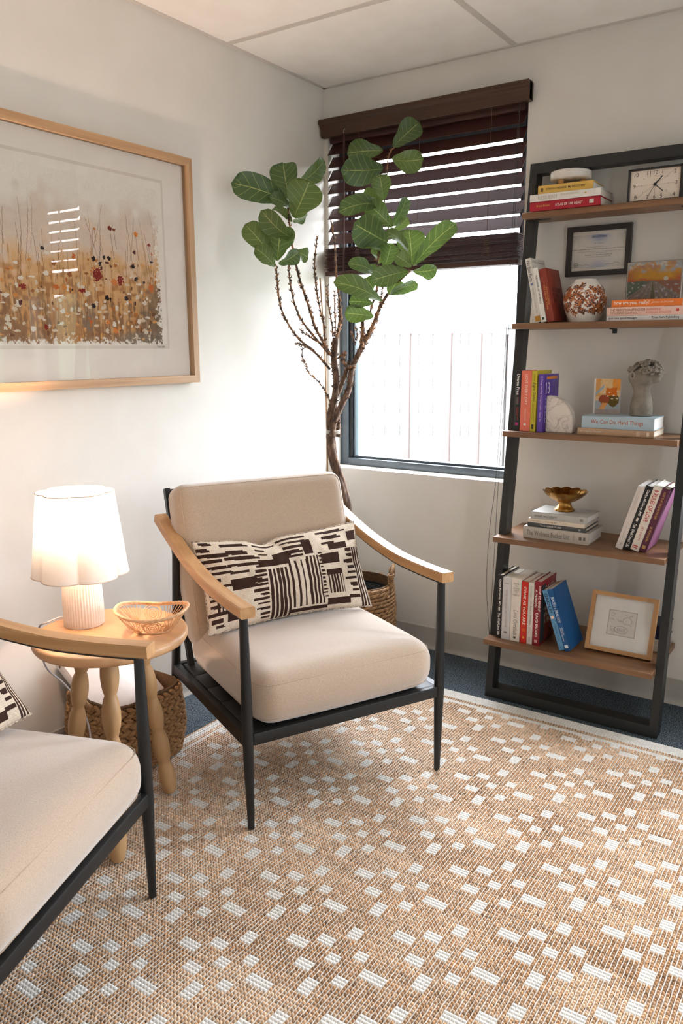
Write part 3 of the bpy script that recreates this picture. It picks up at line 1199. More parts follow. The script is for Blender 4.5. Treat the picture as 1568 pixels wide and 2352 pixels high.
def woven_basket(name, label, loc, shape, height, rowh, pitch, size, tilt, material, seed, alt=True, rotz=0, rim=True):
    """shape(t) -> (hx, hy, exponent) at height fraction t"""
    g = random.Random(seed)
    e = thing(name, label, 'basket', loc, rotz)
    # liner
    n = 48
    v, f = [], []
    ts = np.linspace(0, 1, 8)
    for inner in (0, 1):
        for t in ts:
            hx, hy, p = shape(t)
            off = .004 if not inner else .010
            for k in range(n):
                x, y = se(2 * PI * k / n, hx - off, hy - off, p)
                v.append((x, y, max(.002, t * height - (.002 if not inner else 0)) + (.006 if inner and t == 0 else 0)))
    m = len(ts)
    for inner in (0, 1):
        o0 = inner * m * n
        for i in range(m - 1):
            for k in range(n):
                q = (o0 + i * n + k, o0 + i * n + (k + 1) % n, o0 + (i + 1) * n + (k + 1) % n, o0 + (i + 1) * n + k)
                f.append(q if not inner else q[::-1])
    f += [((m - 1) * n + k, (m - 1) * n + (k + 1) % n, (2 * m - 1) * n + (k + 1) % n, (2 * m - 1) * n + k) for k in range(n)]
    f.append(tuple(range(n - 1, -1, -1)))
    f.append(tuple(m * n + k for k in range(n)))
    mesh_obj('basket_wall', v, f, mat(name + '_inner', (112, 84, 54), (84, 60, 38), scale=120, rough=.9), e, True, 40)
    # rows of braid
    rows = int(height / rowh)
    for r in range(rows):
        mb = MB()
        for sub in ((-.25, 1), (.25, -1)) if alt else ((0, 1),):
            z = (r + .5 + sub[0]) * rowh
            hx, hy, p = shape(min(1, z / height))
            # arc-length spaced stations
            ring = [se(2 * PI * k / 240, hx, hy, p) for k in range(240)]
            s = [0.0]
            for k in range(240):
                a, b = ring[k], ring[(k + 1) % 240]
                s.append(s[-1] + math.hypot(b[0] - a[0], b[1] - a[1]))
            cnt = max(8, int(s[-1] / pitch))
            j = 0
            for q in range(cnt):
                d = (q + .5 * (r % 2) + (.25 if sub[1] < 0 else 0)) / cnt * s[-1] % s[-1]
                while not (s[j] <= d <= s[j + 1]):
                    j = (j + 1) % 240
                tt = (d - s[j]) / max(1e-9, s[j + 1] - s[j])
                a, b = ring[j], ring[(j + 1) % 240]
                x, y = a[0] + (b[0] - a[0]) * tt, a[1] + (b[1] - a[1]) * tt
                ang = math.atan2(b[1] - a[1], b[0] - a[0])
                k_ = g.uniform(.88, 1.14)
                mb.add(LUMP, T(x, y, z + g.uniform(-.0012, .0012)) @ Matrix.Rotation(ang, 4, 'Z') @ R('y', -sub[1] * tilt + g.uniform(-7, 7)) @ Matrix.Diagonal((size[0] * k_, size[1] * g.uniform(.85, 1.2), size[2] * k_, 1)))
        mb.build('braid_row', material, e, True, 0)
    return e


M_SEAGRASS = mat('seagrass_braid', (176, 134, 88), (138, 98, 60), scale=55, rough=.75, bump=.25, bscale=160, stretch=(1, 1, 3))
M_WILLOW = mat('willow_weave', (170, 130, 86), (118, 84, 52), scale=60, rough=.65, bump=.2, bscale=200)

BC = Vector((.186, -1.432, 0))


def shape_a(t):
    b = .012 * math.sin(PI * min(1, t * 1.1))
    return .140 + b + .004 * t, .146 + b + .004 * t, 4.2


bk = woven_basket('storage_basket', 'square braided seagrass basket under the round side table by the wall', BC + Vector((0, 0, RUG_Z + .0035)), shape_a, .238, .0285, .0285, (.0225, .0085, .0090), 26, M_SEAGRASS, 5)
# loop handle at the wall-side end
MB().add(tube(smooth_path([(-.05, -.156, .215), (-.055, -.174, .245), (-.03, -.184, .272), (.0, -.182, .268), (.02, -.170, .24), (.02, -.156, .212)], 6), .0095, 10)).build('handle', M_SEAGRASS, bk)

# white board propped in the basket against the wall
pb = thing('white_panel', 'white laminated board with a screw hole in its end, propped in the seagrass basket', 'board', (.030, -1.563, .352))
ml = R('y', 36)
pw = MB()
pw.add(rbox(0, .250, 0, .262, -.034, 0, .0015), ml)
pb_b = pw.build('board', mat('white_laminate', (236, 228, 224), (230, 222, 218), scale=30, rough=.45), pb)
MB().add(lathe([(0, 0), (.0042, 0), (.0042, .0012), (0, .0012)], 16), ml @ T(.018, -.0006, -.017) @ R('x', 90)).build('screw_hole', mat('screw_hole_dark', (110, 84, 70), (90, 68, 56), rough=.6), pb)

# ---- planter basket with nursery pot
PC = Vector((.345, -.275, .0125))


def shape_b(t):
    r = .150 + .020 * math.sin(PI * (t * .8 + .1)) + .002 * t
    return r, r, 2.0


pk = woven_basket('planter_basket', 'round woven willow planter basket with upright loop handles behind the armchair', PC, shape_b, .340, .0160, .030, (.026, .0058, .0078), 13, M_WILLOW, 8, alt=False)
for a in (28, 208):
    aa = math.radians(a)
    p = []
    for k in range(13):
        w = PI * k / 12
        off = .055 * math.cos(w)
        p.append((.160 * math.cos(aa + off / .16), .160 * math.sin(aa + off / .16), .325 + .085 * math.sin(w) ** .7))
    MB().add(tube(p, .0072, 10)).build('handle', M_WILLOW, pk)
    wrap = MB()
    for end in (p[1], p[-2]):
        for k in range(5):
            c_ = Vector(end) + Vector((0, 0, -.010 + .009 * k))
            wrap.add(tube([c_ + Vector((.011 * math.cos(w), .011 * math.sin(w), .002 * math.sin(w))) for w in np.linspace(0, 2 * PI, 13)[:-1]], .0036, 6, True))
    wrap.build('handle_wrap', M_WILLOW, pk)
pot = thing('nursery_pot', 'black ribbed plastic nursery pot inside the woven planter basket', 'pot', PC + Vector((0, 0, .012)))
MB().add(lathe([(0, 0), (.105, 0), (.128, .25), (.134, .25), (.136, .272), (.130, .292), (.127, .272), (.121, .268), (.119, .262), (.118, .25), (.117, .24), (0, .24)], 64, lambda a, z, r: r)).build('pot_wall', mat('black_plastic_pot', (22, 26, 28), (30, 34, 36), scale=80, rough=.4), pot, True, 30)
for k in range(4):
    MB().add(tube([((.1185 + .0026 * k) * math.cos(w), (.1185 + .0026 * k) * math.sin(w), .262 + .006 * k) for w in np.linspace(0, 2 * PI, 65)[:-1]], .0016, 6, True)).build('pot_ridge', MATS['black_plastic_pot'], pot)
MB().add(lathe([(0, .2415), (.116, .2415), (.115, .246), (.06, .252), (0, .255)], 40)).build('soil', mat('potting_soil', (44, 34, 26), (26, 20, 16), scale=220, rough=1, bump=1.0, bscale=200), pot)
# ================================================================== wooden blind
M_SLAT = mat('walnut_blind', (72, 41, 35), (62, 34, 29), scale=1.0, stretch=(3, 90, 90), rough=.42, spec=.35)
M_VAL = mat('walnut_valance', (72, 49, 34), (62, 41, 28), scale=1.0, stretch=(3, 90, 90), rough=.45, spec=.35)
M_SLATEND = mat('blind_cut_end', (178, 150, 120), (160, 132, 104), scale=80, rough=.7)
M_CORD = mat('blind_cord', (96, 74, 64), (80, 60, 52), scale=200, rough=.8)


def make_blind(x0, x1, label, cords):
    """x0..x1: the slats; mounted just inside the window head"""
    bl = thing('window_blind', label, 'blind', ((x0 + x1) / 2, 0, 1.66), 0, 'walnut venetian blinds')
    bo = bl.location
    w = x1 - x0

    def bpart(nm, vf, m, smooth=True, sharp=40, mtx=None):
        return MB().add(vf, (T(-bo.x, -bo.y, -bo.z) @ (mtx or Matrix()))).build(nm, m, bl, smooth, sharp)
    vprof = [(-.014, 2.232), (-.036, 2.232), (-.039, 2.236), (-.042, 2.262), (-.048, 2.276), (-.055, 2.281), (-.058, 2.286), (-.058, 2.298), (-.054, 2.302), (-.014, 2.302)]
    bpart('valance', prism(vprof, x0 - .014, x1 + .028, 'x'), M_VAL, True, 25)
    bpart('valance_return', rbox(x1 + .020, x1 + .028, -.040, -.0006, 2.236, 2.300, .002), M_VAL)
    bpart('headrail', rbox(x0 + .002, x1 - .004, .006, .056, 2.215, 2.262, .002), M_SLAT)
    sw, tilt, pitch = .065, 52.5, .0535
    first = MB().add(rbox(-w / 2, w / 2, -sw / 2, sw / 2, -.0014, .0014, .0007, 1)).build('slat', M_SLAT, bl, True)
    for k in range(8):
        so = first
        if k:
            so = bpy.data.objects.new('slat', first.data)
            COL.objects.link(so)
            so.parent = bl
        so.location = (random.uniform(-.002, .002), .010, 2.190 - pitch * k - bo.z)
        so.rotation_euler = (math.radians(tilt + random.uniform(-1, 1)), 0, 0)
    for k in range(19):
        so = bpy.data.objects.new('gathered_slat', first.data)
        COL.objects.link(so)
        so.parent = bl
        so.location = (random.uniform(-.004, .004), -.002 + random.uniform(-.005, .005), 1.679 + k * .0051 - bo.z)
        so.rotation_euler = (math.radians(random.uniform(-1, 1)), 0, 0)
    bpart('bottom_rail', rbox(x0 - .002, x1 + .001, -.034, .030, 1.655, 1.6745, .003), M_SLAT)
    for x in cords:
        for yy in (-.037, .049):
            bpart('ladder_cord', tube([(x, yy if z < 2.1 else yy * .8, z) for z in np.linspace(2.235, 1.66, 14)], .0011, 5), M_CORD)
        mb = MB()
        for k in range(10):
            zc = 1.685 + k * .0075
            mb.add(tube([(x - bo.x + .013 * math.cos(q), -.042 - bo.y, zc - bo.z + .005 * math.sin(q)) for q in np.linspace(0, 2 * PI, 11)[:-1]], .0011, 4, True))
        mb.build('cord_coils', M_CORD, bl)
    xw = x0 + .112
    bpart('tilt_wand', tube([(xw, -.047, 2.232), (xw - .001, -.049, 2.1), (xw - .003, -.050, 1.60)], .0048, 6), M_SLAT)
    bpart('wand_hook', tube(smooth_path([(xw, -.036, 2.246), (xw, -.044, 2.25), (xw, -.050, 2.24), (xw, -.047, 2.226)], 4), .0016, 6), mat('hook_steel', (170, 168, 164), (150, 148, 144), metal=.8, rough=.35))
    xc = x1 - .020
    pcs = [[(0, -.022, 2.235), (-.010, -.024, 1.6), (-.035, -.026, .85), (-.057, -.026, .60), (-.063, -.026, .36), (-.043, -.026, .13)],
           [(.005, -.020, 2.235), (-.002, -.022, 1.6), (-.025, -.024, .85), (-.033, -.024, .50), (-.037, -.024, .36), (-.042, -.026, .13)]]
    for q in pcs:
        bpart('lift_cord', tube(smooth_path([(xc + a, b, c) for a, b, c in q], 6), .0010, 5), mat('lift_cord_dark', (70, 66, 62), (56, 52, 50), rough=.8))
    bpart('cord_tassel', lathe([(0, 0), (.0085, 0), (.0075, .012), (.005, .024), (.0025, .028), (0, .028)], 14), mat('tassel_black', (24, 22, 21), (32, 29, 27), rough=.5), mtx=T(xc - .0425, -.026, .104))
    return bl


make_blind(.024, .925, 'dark walnut wooden venetian blind, half raised, over the window behind the fig tree', (.20, .49, .80))
make_blind(1.724, 2.232, 'narrow dark walnut blind on the window beyond the bookshelf, mirrored in the large picture', (1.80, 2.14))

# ================================================================== fiddle-leaf fig
M_BARK = mat('fig_bark', (118, 90, 70), (66, 48, 38), scale=60, rough=.9, bump=.9, bscale=110, stretch=(1, 1, .35), detail=5)
M_TWIG = mat('fig_twig', (150, 108, 74), (62, 46, 38), scale=70, rough=.85, bump=.8, bscale=160, ramp=(.42, .58))


def leaf_material():
    m, nt, b, out = nodes_of('fig_leaf')
    uv = nd(nt, 'ShaderNodeUVMap')
    sp = nd(nt, 'ShaderNodeSeparateXYZ')
    nt.links.new(uv.outputs[0], sp.inputs[0])

    def math_(op, a, b_=None, c=None):
        n = nd(nt, 'ShaderNodeMath', operation=op)
        for i, q in enumerate((a, b_, c)):
            if q is None:
                continue
            if isinstance(q, bpy.types.NodeSocket):
                nt.links.new(q, n.inputs[i])
            else:
                n.inputs[i].default_value = q
        return n.outputs[0]
    s, t = sp.outputs[0], math_('ABSOLUTE', math_('SUBTRACT', sp.outputs[1], .5))
    mid = math_('LESS_THAN', t, .014)
    ph = math_('SUBTRACT', math_('MULTIPLY', s, 6.5), math_('MULTIPLY', t, 2.6))
    fr = math_('ABSOLUTE', math_('SUBTRACT', math_('FRACT', ph), .5))
    side = math_('LESS_THAN', fr, .035)
    vein = math_('MAXIMUM', mid, math_('MULTIPLY', side, .55))
    tc = nd(nt, 'ShaderNodeTexCoord')
    nz = nd(nt, 'ShaderNodeTexNoise')
    nz.inputs['Scale'].default_value = 14
    nt.links.new(tc.outputs['Object'], nz.inputs['Vector'])
    oi = nd(nt, 'ShaderNodeObjectInfo')
    base = mixc(nt, nz.outputs['Fac'], lin((68, 90, 44)), lin((102, 118, 58)))
    base = mixc(nt, oi.outputs['Random'], base, lin((50, 76, 46)))
    geo = nd(nt, 'ShaderNodeNewGeometry')
    base = mixc(nt, geo.outputs['Backfacing'], base, lin((128, 138, 100)))
    col = mixc(nt, vein, base, lin((158, 164, 96)))
    nt.links.new(col, b.inputs['Base Color'])
    b.inputs['Roughness'].default_value = .38
    b.inputs['Specular IOR Level'].default_value = .45
    bp_ = nd(nt, 'ShaderNodeBump')
    bp_.inputs['Strength'].default_value = .35
    bp_.inputs['Distance'].default_value = .003
    nt.links.new(vein, bp_.inputs['Height'])
    nt.links.new(bp_.outputs[0], b.inputs['Normal'])
    tl = nd(nt, 'ShaderNodeBsdfTranslucent')
    tcol = mixc(nt, vein, lin((118, 146, 62)), lin((170, 184, 110)))
    nt.links.new(tcol, tl.inputs['Color'])
    mx = nd(nt, 'ShaderNodeMixShader')
    mx.inputs[0].default_value = .16
    nt.links.new(b.outputs[0], mx.inputs[1])
    nt.links.new(tl.outputs[0], mx.inputs[2])
    nt.links.new(mx.outputs[0], out.inputs['Surface'])
    return m


M_LEAF = leaf_material()
tree = thing('fig_tree', 'leggy fiddle-leaf fig tree with tied braided trunks and bare scarred stems by the window', 'houseplant', PC + Vector((0, 0, .245)))
to = tree.location.copy()


def D(p):
    return (Vector(p) - CAM).dot(_f)


def atd(px, py, d):
    for _ in range(40):
        p = CAM + (_f + _r * ((px - IW / 2) / F_PX) - _u * ((py - IH / 2) / F_PX)) * d
        if p.x > .028 and p.y < -.085:
            return p
        d -= .02
    return p


def z3(q):
    return 600 + q[0] * .2806, 560 + q[1] * .2806


def z2(q):
    return 510 + q[0] * .3508, 260 + q[1] * .3508


dT = D((.24, -.28, 1.15))
dB = D((.335, -.28, .35))
dL = D(at(640, 540, 'x', .17))
dR = D(at(900, 480, 'y', -.20))
dN = D(at(930, 620, 'y', -.26))
grnd = random.Random(21)


def stem(nm, pts, conv, d0, d1, r0, r1, material, scars=True, knob=.25, sub=5):
    n = len(pts)
    P = [atd(*conv(q), d0 + (d1 - d0) * i / (n - 1)) - to for i, q in enumerate(pts)]
    P = smooth_path(P, sub)
    m = len(P)
    rad = []
    for i in range(m):
        r = r0 + (r1 - r0) * (i / (m - 1)) ** .8
        rad.append(r * (1 + knob * (grnd.random() - .4) * (1 if i % 2 else .4)))
    mb = MB().add(tube(P, rad, 9))
    if scars:
        for i in range(1, m - 1):
            for _ in range(2):
                t = (P[i + 1] - P[i - 1]).normalized()
                o_ = Vector((grnd.gauss(0, 1), grnd.gauss(0, 1), grnd.gauss(0, .3)))
                o_ = (o_ - t * o_.dot(t)).normalized()
                b0 = P[i] + t * grnd.uniform(-.01, .01)
                L = grnd.uniform(.006, .014)
                mb.add(tube([b0, b0 + o_ * (rad[i] + L * .35) + t * L * .4, b0 + o_ * (rad[i] + L * .45) + t * L], [rad[i] * .8, .0022, .0006], 5))
    return mb.build(nm, material, tree, True, 60)


# braided trunks below and above the tie
dM = D((.30, -.28, .62))
low = [(690, 2640), (700, 2250), (655, 2000), (610, 1850), (590, 1700), (575, 1560)]
for j, (ox_, ph) in enumerate(((-22, 0), (0, 2.1), (22, 4.2))):
    pts = [(x + ox_ * math.cos(i * 1.3 + ph) * (1.0 if i < 5 else .9), y) for i, (x, y) in enumerate(low)]
    n = len(pts)
    P = [atd(*z3(q), dB + (dT - dB) * i / (n - 1) + .012 * math.sin(i * 1.3 + ph)) - to for i, q in enumerate(pts)]
    P[0] = Vector((P[0].x, P[0].y, .0235))
    P = smooth_path(P, 6)
    MB().add(tube(P, [.0150 * (1 + .14 * (grnd.random() - .5)) for _ in P], 12)).build('trunk', M_BARK, tree, True, 60)
stem('trunk', [(570, 1580), (560, 1420), (600, 1250), (612, 1100), (595, 950), (605, 770)], z3, dT, dT, .0150, .0135, M_BARK, True, .12)
stem('trunk', [(580, 1580), (590, 1470), (650, 1330), (715, 1190), (740, 1030), (795, 900), (850, 790)], z3, dT - .02, dT + .01, .0140, .0110, M_BARK, True, .12)
stem('trunk', [(630, 1580), (625, 1450), (600, 1300), (650, 1170), (690, 1060), (720, 960)], z3, dT + .015, dT + .01, .012, .0080, M_BARK, True, .15)
# tie band
tp = atd(*z3((586, 1535)), dT) - to
MB().add(lathe([(.0275, -.008), (.0290, -.007), (.0290, .007), (.0275, .008)], 32), T(*tp) @ R('x', 4) @ R('y', 5)).build('tie_band', mat('tie_band_tape', (176, 168, 154), (160, 152, 138), scale=80, rough=.6), tree)
TW = [
    ([(600, 940), (510, 850), (400, 720), (340, 640), (280, 520), (240, 350), (225, 210), (240, 155)], dT, dL + .05, .0058, .0022),
    ([(560, 1025), (440, 890), (300, 770), (200, 620), (150, 480), (130, 300), (122, 180)], dT, dL, .0055, .0026),
    ([(560, 900), (520, 830), (440, 680), (390, 520), (340, 370), (300, 240), (255, 30), (236, -110), (215, -330)], dT, dL, .0068, .0034),
    ([(520, 800), (510, 640), (490, 580), (460, 430), (440, 270), (435, 180), (450, 0), (458, -60)], dT, dT - .12, .0042, .0022),
    ([(585, 760), (578, 660), (560, 560), (545, 450), (540, 345)], dT, dT, .0038, .0022),
    ([(615, 770), (640, 640), (640, 480), (612, 240), (600, 0), (570, -190)], dT, dT + .06, .0062, .0030),
    ([(600, 760), (606, 640), (600, 540), (602, 380)], dT + .02, dT + .04, .0035, .0025),
    ([(625, 770), (655, 600), (640, 500), (640, 430)], dT + .01, dT + .03, .0045, .0028),
    ([(570, 1320), (530, 1220), (460, 1120), (390, 1060), (360, 980), (335, 940), (336, 850)], dT, dT - .10, .0030, .0016),
    ([(440, 890), (380, 850), (330, 825), (280, 815)], dT - .03, dT - .06, .0040, .0034),
    ([(540, 850), (440, 790), (370, 745), (325, 705)], dT - .01, dT - .06, .0038, .0018),
    ([(850, 790), (920, 650), (980, 500), (1060, 380), (1140, 290), (1215, 225)], dT + .01, dN, .0100, .0048),
    ([(820, 850), (830, 720), (832, 600), (880, 580), (912, 480)], dT, dT, .0105, .0045),
    ([(810, 640), (808, 560), (806, 500)], dT, dT, .003, .002),
    ([(840, 620), (828, 540), (826, 470)], dT - .01, dT - .01, .003, .002),
    ([(800, 930), (860, 800), (940, 660), (955, 570)], dT, dT + .03, .0034, .0018),
    ([(770, 830), (750, 760), (725, 715)], dT, dT + .04, .0022, .0015),
    ([(780, 790), (785, 740), (768, 680)], dT, dT + .04, .0020, .0014),
    ([(760, 1010), (700, 1000), (672, 960), (690, 880)], dT - .02, dT - .04, .0060, .0040),
    ([(590, 950), (640, 930), (668, 900)], dT - .01, dT - .03, .0035, .0020),
    ([(880, 600), (905, 500), (940, 400), (950, 260), (945, 100), (965, -20)], dT, dR, .0050, .0042),
    ([(960, 520), (985, 430), (990, 345)], dT, dN, .0035, .0025),
]
for pts, d0, d1, r0, r1 in TW:
    stem('branch', pts, z3, d0, d1, r0, r1, M_TWIG, True, .45, 6)
stem('branch', [(1012, 1000), (1045, 860), (1088, 765), (1062, 580), (1078, 420), (1085, 300), (1118, 222)], z2, dR, dR, .0040, .0022, M_TWIG, True, .3)
stem('bamboo_stake', [(545, 2300), (535, 1500), (520, 900), (480, 280)], z3, dT + .03, dT + .03, .0036, .0032, mat('bamboo_cane', (176, 136, 96), (156, 116, 78), scale=50, rough=.6, stretch=(1, 1, .2)), False, .05)


def outline(s):
    return min(1.0, 1.22 * (s ** .62) * max(0.0, 1 - s ** 3.4) ** .5 * (1 - .16 * math.exp(-((s - .30) / .12) ** 2)))


def leaf(b, t, w, db, dt, roll=0.0, bend=.12, cup=.10, wave=.055, conv=z2, flip=False):
    """b, t: base and tip in the photograph crop, w: width there; db, dt: depths"""
    B, Tp = atd(*conv(b), db), atd(*conv(t), dt)
    ax = Tp - B
    L = ax.length
    ax.normalize()
    mid = (B + Tp) / 2
    n0 = (CAM - mid).normalized()
    nrm = (n0 - ax * n0.dot(ax)).normalized()
    nrm = Matrix.Rotation(math.radians(roll), 3, ax) @ nrm
    sd = ax.cross(nrm)
    Wm = 1.34 * w * (.3508 if conv is z2 else .2806) / F_PX * (db + dt) / 2 / max(.45, math.cos(math.radians(roll)))
    ns, nt_ = 16, 8
    v, f, uv = [], [], []
    ph = grnd.random() * 6
    for i in range(ns + 1):
        s = i / ns
        hw = .5 * Wm * outline(max(s, .012))
        arch = bend * L * (4 * s * (1 - s))
        for j in range(nt_ + 1):
            q = 2 * j / nt_ - 1
            wv = wave * Wm * math.sin(s * 9 + ph + (2 if q > 0 else 0)) * q * q
            p = B + ax * (L * s) + sd * (hw * q) + nrm * (arch + cup * Wm * (q * q) * outline(max(s, .012)) + wv + .02 * Wm * abs(math.sin(PI * (s * 6.5 - abs(q) * 1.3))) * abs(q))
            p = p - to
            p.x = max(p.x, .012 - to.x)
            p.y = min(p.y, -.068 - to.y)
            v.append(tuple(p))
            uv.append((s, j / nt_))
    for i in range(ns):
        for j in range(nt_):
            a = i * (nt_ + 1) + j
            q = (a, a + 1, a + nt_ + 2, a + nt_ + 1)
            f.append(q)
    o = mesh_obj('leaf', v, f, M_LEAF, tree, True, 0)
    ul = o.data.uv_layers.new(name='UVMap')
    li = np.zeros(len(o.data.loops), np.int32)
    o.data.loops.foreach_get('vertex_index', li)
    ul.data.foreach_set('uv', np.array(uv, np.float32)[li].ravel())
    # make the upper side face the way the normal was chosen
    me = o.data
    cn = sum((p.normal for p in me.polygons), Vector())
    if (cn.dot(nrm) < 0) != flip:
        me.flip_normals()
    return o


LV = [
    # left cluster
    ((435, 585), (58, 455), 165, dL, dL - .10, 18, .12), ((440, 560), (398, 325), 170, dL, dL + .01, -10, .08), ((488, 470), (668, 308), 105, dL + .02, dL + .05, 35, .10),
    ((468, 682), (575, 438), 215, dL - .02, dL - .08, 5, .06), ((440, 612), (308, 548), 75, dL - .02, dL - .08, 30, .10), ((472, 822), (255, 632), 125, dL - .02, dL - .12, -25, .16),
    ((455, 715), (338, 620), 55, dL + .03, dL + .06, 50, .1), ((460, 705), (552, 672), 48, dL + .02, dL + .05, 50, .05), ((335, 950), (148, 728), 135, dL - .02, dL - .06, 15, .10),
    ((362, 965), (385, 738), 185, dL - .03, dL - .02, -8, .06), ((345, 1005), (214, 880), 105, dL - .03, dL - .08, 25, .12), ((370, 985), (505, 905), 85, dL - .03, dL - .02, 35, .08), ((485, 905), (562, 945), 85, dL, dL + .03, -20, .1),
    # top of the right stem
    ((1120, 222), (1292, 62), 135, dR, dR - .02, -15, .10), ((1112, 302), (1318, 300), 135, dR, dR - .05, 20, .14), ((1052, 245), (818, 262), 130, dR + .03, dR + .04, 12, .10), ((1052, 365), (772, 372), 175, dR - .02, dR - .10, -8, .12),
    ((1056, 568), (1030, 398), 120, dR - .02, dR - .06, 5, .06), ((1042, 572), (914, 538), 88, dR + .02, dR + .03, 25, .1), ((1005, 430), (918, 444), 60, dR + .02, dR + .03, 40, .1),
    ((1050, 605), (762, 645), 110, dR - .01, dR - .10, 35, .14), ((1112, 745), (945, 585), 125, dR - .02, dR - .05, 10, .10), ((1082, 845), (862, 722), 195, dR - .04, dR - .12, -8, .08), ((1110, 745), (1207, 550), 75, dR, dR - .03, 35, .08),
    ((1125, 768), (1215, 682), 62, dR, dR - .03, 30, .06), ((1075, 892), (872, 848), 80, dR - .02, dR - .06, 40, .10), ((1062, 1012), (1108, 850), 118, dR - .03, dR - .05, 10, .06),
    # right arm
    ((1245, 990), (1222, 758), 170, dN + .02, dN + .03, 8, .05), ((1218, 905), (1072, 772), 62, dN - .02, dN - .06, 52, .10), ((1250, 1002), (1532, 722), 120, dN, dN - .04, -22, .12), ((1240, 1003), (1134, 928), 92, dN - .03, dN - .06, 15, .08),
    ((1252, 1032), (1408, 1018), 88, dN, dN - .02, 30, .12), ((1000, 1048), (822, 985), 82, dN - .02, dN - .08, 30, .16), ((1213, 1032), (976, 1095), 128, dN - .06, dN - .12, 5, .08), ((1040, 1232), (726, 1108), 118, dN - .05, dN - .14, 30, .14),
    ((988, 1245), (830, 1232), 82, dN, dN - .02, 20, .08), ((992, 1330), (800, 1310), 108, dN, dN - .03, 12, .06), ((1092, 1192), (1282, 1118), 72, dN + .02, dN, 42, -.10), ((1090, 1190), (1152, 1085), 125, dN + .05, dN + .06, 5, .05),
    ((990, 1152), (935, 1078), 92, dN, dN, 15, .05), ((1002, 1082), (972, 988), 60, dN + .02, dN + .02, 20, .05), ((1030, 985), (1000, 880), 70, dR + .02, dR + .02, 30, .05),
]
for q in LV:
    leaf(*q)
# ================================================================== leaning bookshelf
M_SHELF = wood('walnut_shelf', (136, 98, 66), (108, 74, 48), 'x', rough=.42, fine=40, long=2.5)
M_IRON = mat('black_iron_frame', (32, 34, 34), (26, 28, 28), scale=120, rough=.45, spec=.45)
SX0, SX1 = .982, 1.603
shelf = thing('leaning_bookshelf', 'black-framed leaning bookshelf with five walnut shelves, right of the window', 'bookshelf', (1.305, -.20, 0))
sho = shelf.location


def spart(nm, vf, m, smooth=False):
    return MB().add(vf, T(-sho.x, -sho.y, -sho.z)).build(nm, m, shelf, smooth)


post = [(-.335, 0.001), (-.277, 0.001), (-.022, 2.000), (-.080, 2.000)]
spart('post', prism(post, .984, 1.012, 'x'), M_IRON)
spart('post', prism(post, 1.601, 1.629, 'x'), M_IRON)
spart('top_bar', prism([(-.085, 1.962), (-.027, 1.962), (-.022, 2.0), (-.080, 2.0)], 1.012, 1.601, 'x'), M_IRON)
spart('floor_bar', prism([(-.335, .001), (-.277, .001), (-.272, .040), (-.330, .040)], 1.012, 1.601, 'x'), M_IRON)
SH = [(1.822, -.140), (1.427, -.195), (1.033, -.250), (.636, -.304), (.245, -.362)]
for z, y in SH:
    spart('shelf_board', rbox(SX0, SX1, y, -.006, z - .0215, z - .0005, .0012, 1), M_SHELF, True)
for x in (1.035, 1.560):
    spart('mounting_plate', lathe([(0, 0), (.024, 0), (.024, .003), (0, .003)], 24)[0:2] if False else ([tuple(Matrix.Diagonal((1.6, .55, 1, 1)) @ Vector(p) + Vector((x, -.085, 1.798))) for p in lathe([(0, 0), (.024, 0), (.024, .0035), (0, .0035)], 24)[0]], lathe([(0, 0), (.024, 0), (.024, .0035), (0, .0035)], 24)[1]), M_IRON)
spart('wall_bracket', prism([(-.045, 1.4055), (-.003, 1.4055), (-.003, 1.388), (-.007, 1.388), (-.007, 1.402), (-.045, 1.402)], 1.298, 1.314, 'x'), M_IRON)

# ------------------------------------------------------------------ books
M_PAGES = mat('book_pages', (232, 222, 206), (214, 202, 184), scale=1.0, stretch=(600, 3, 3), rough=.9)
M_PAGESW = mat('book_pages_white', (240, 236, 230), (226, 221, 214), scale=1.0, stretch=(600, 3, 3), rough=.9)


def ink(c):
    return mat('print_%02x%02x%02x' % tuple(c), c, c, rough=.6)


def cover_mat(c, rough=.45):
    d = tuple(max(0, int(x * .96)) for x in c)
    return mat('cover_%02x%02x%02x' % tuple(c), c, d, scale=25, rough=rough, spec=.4)


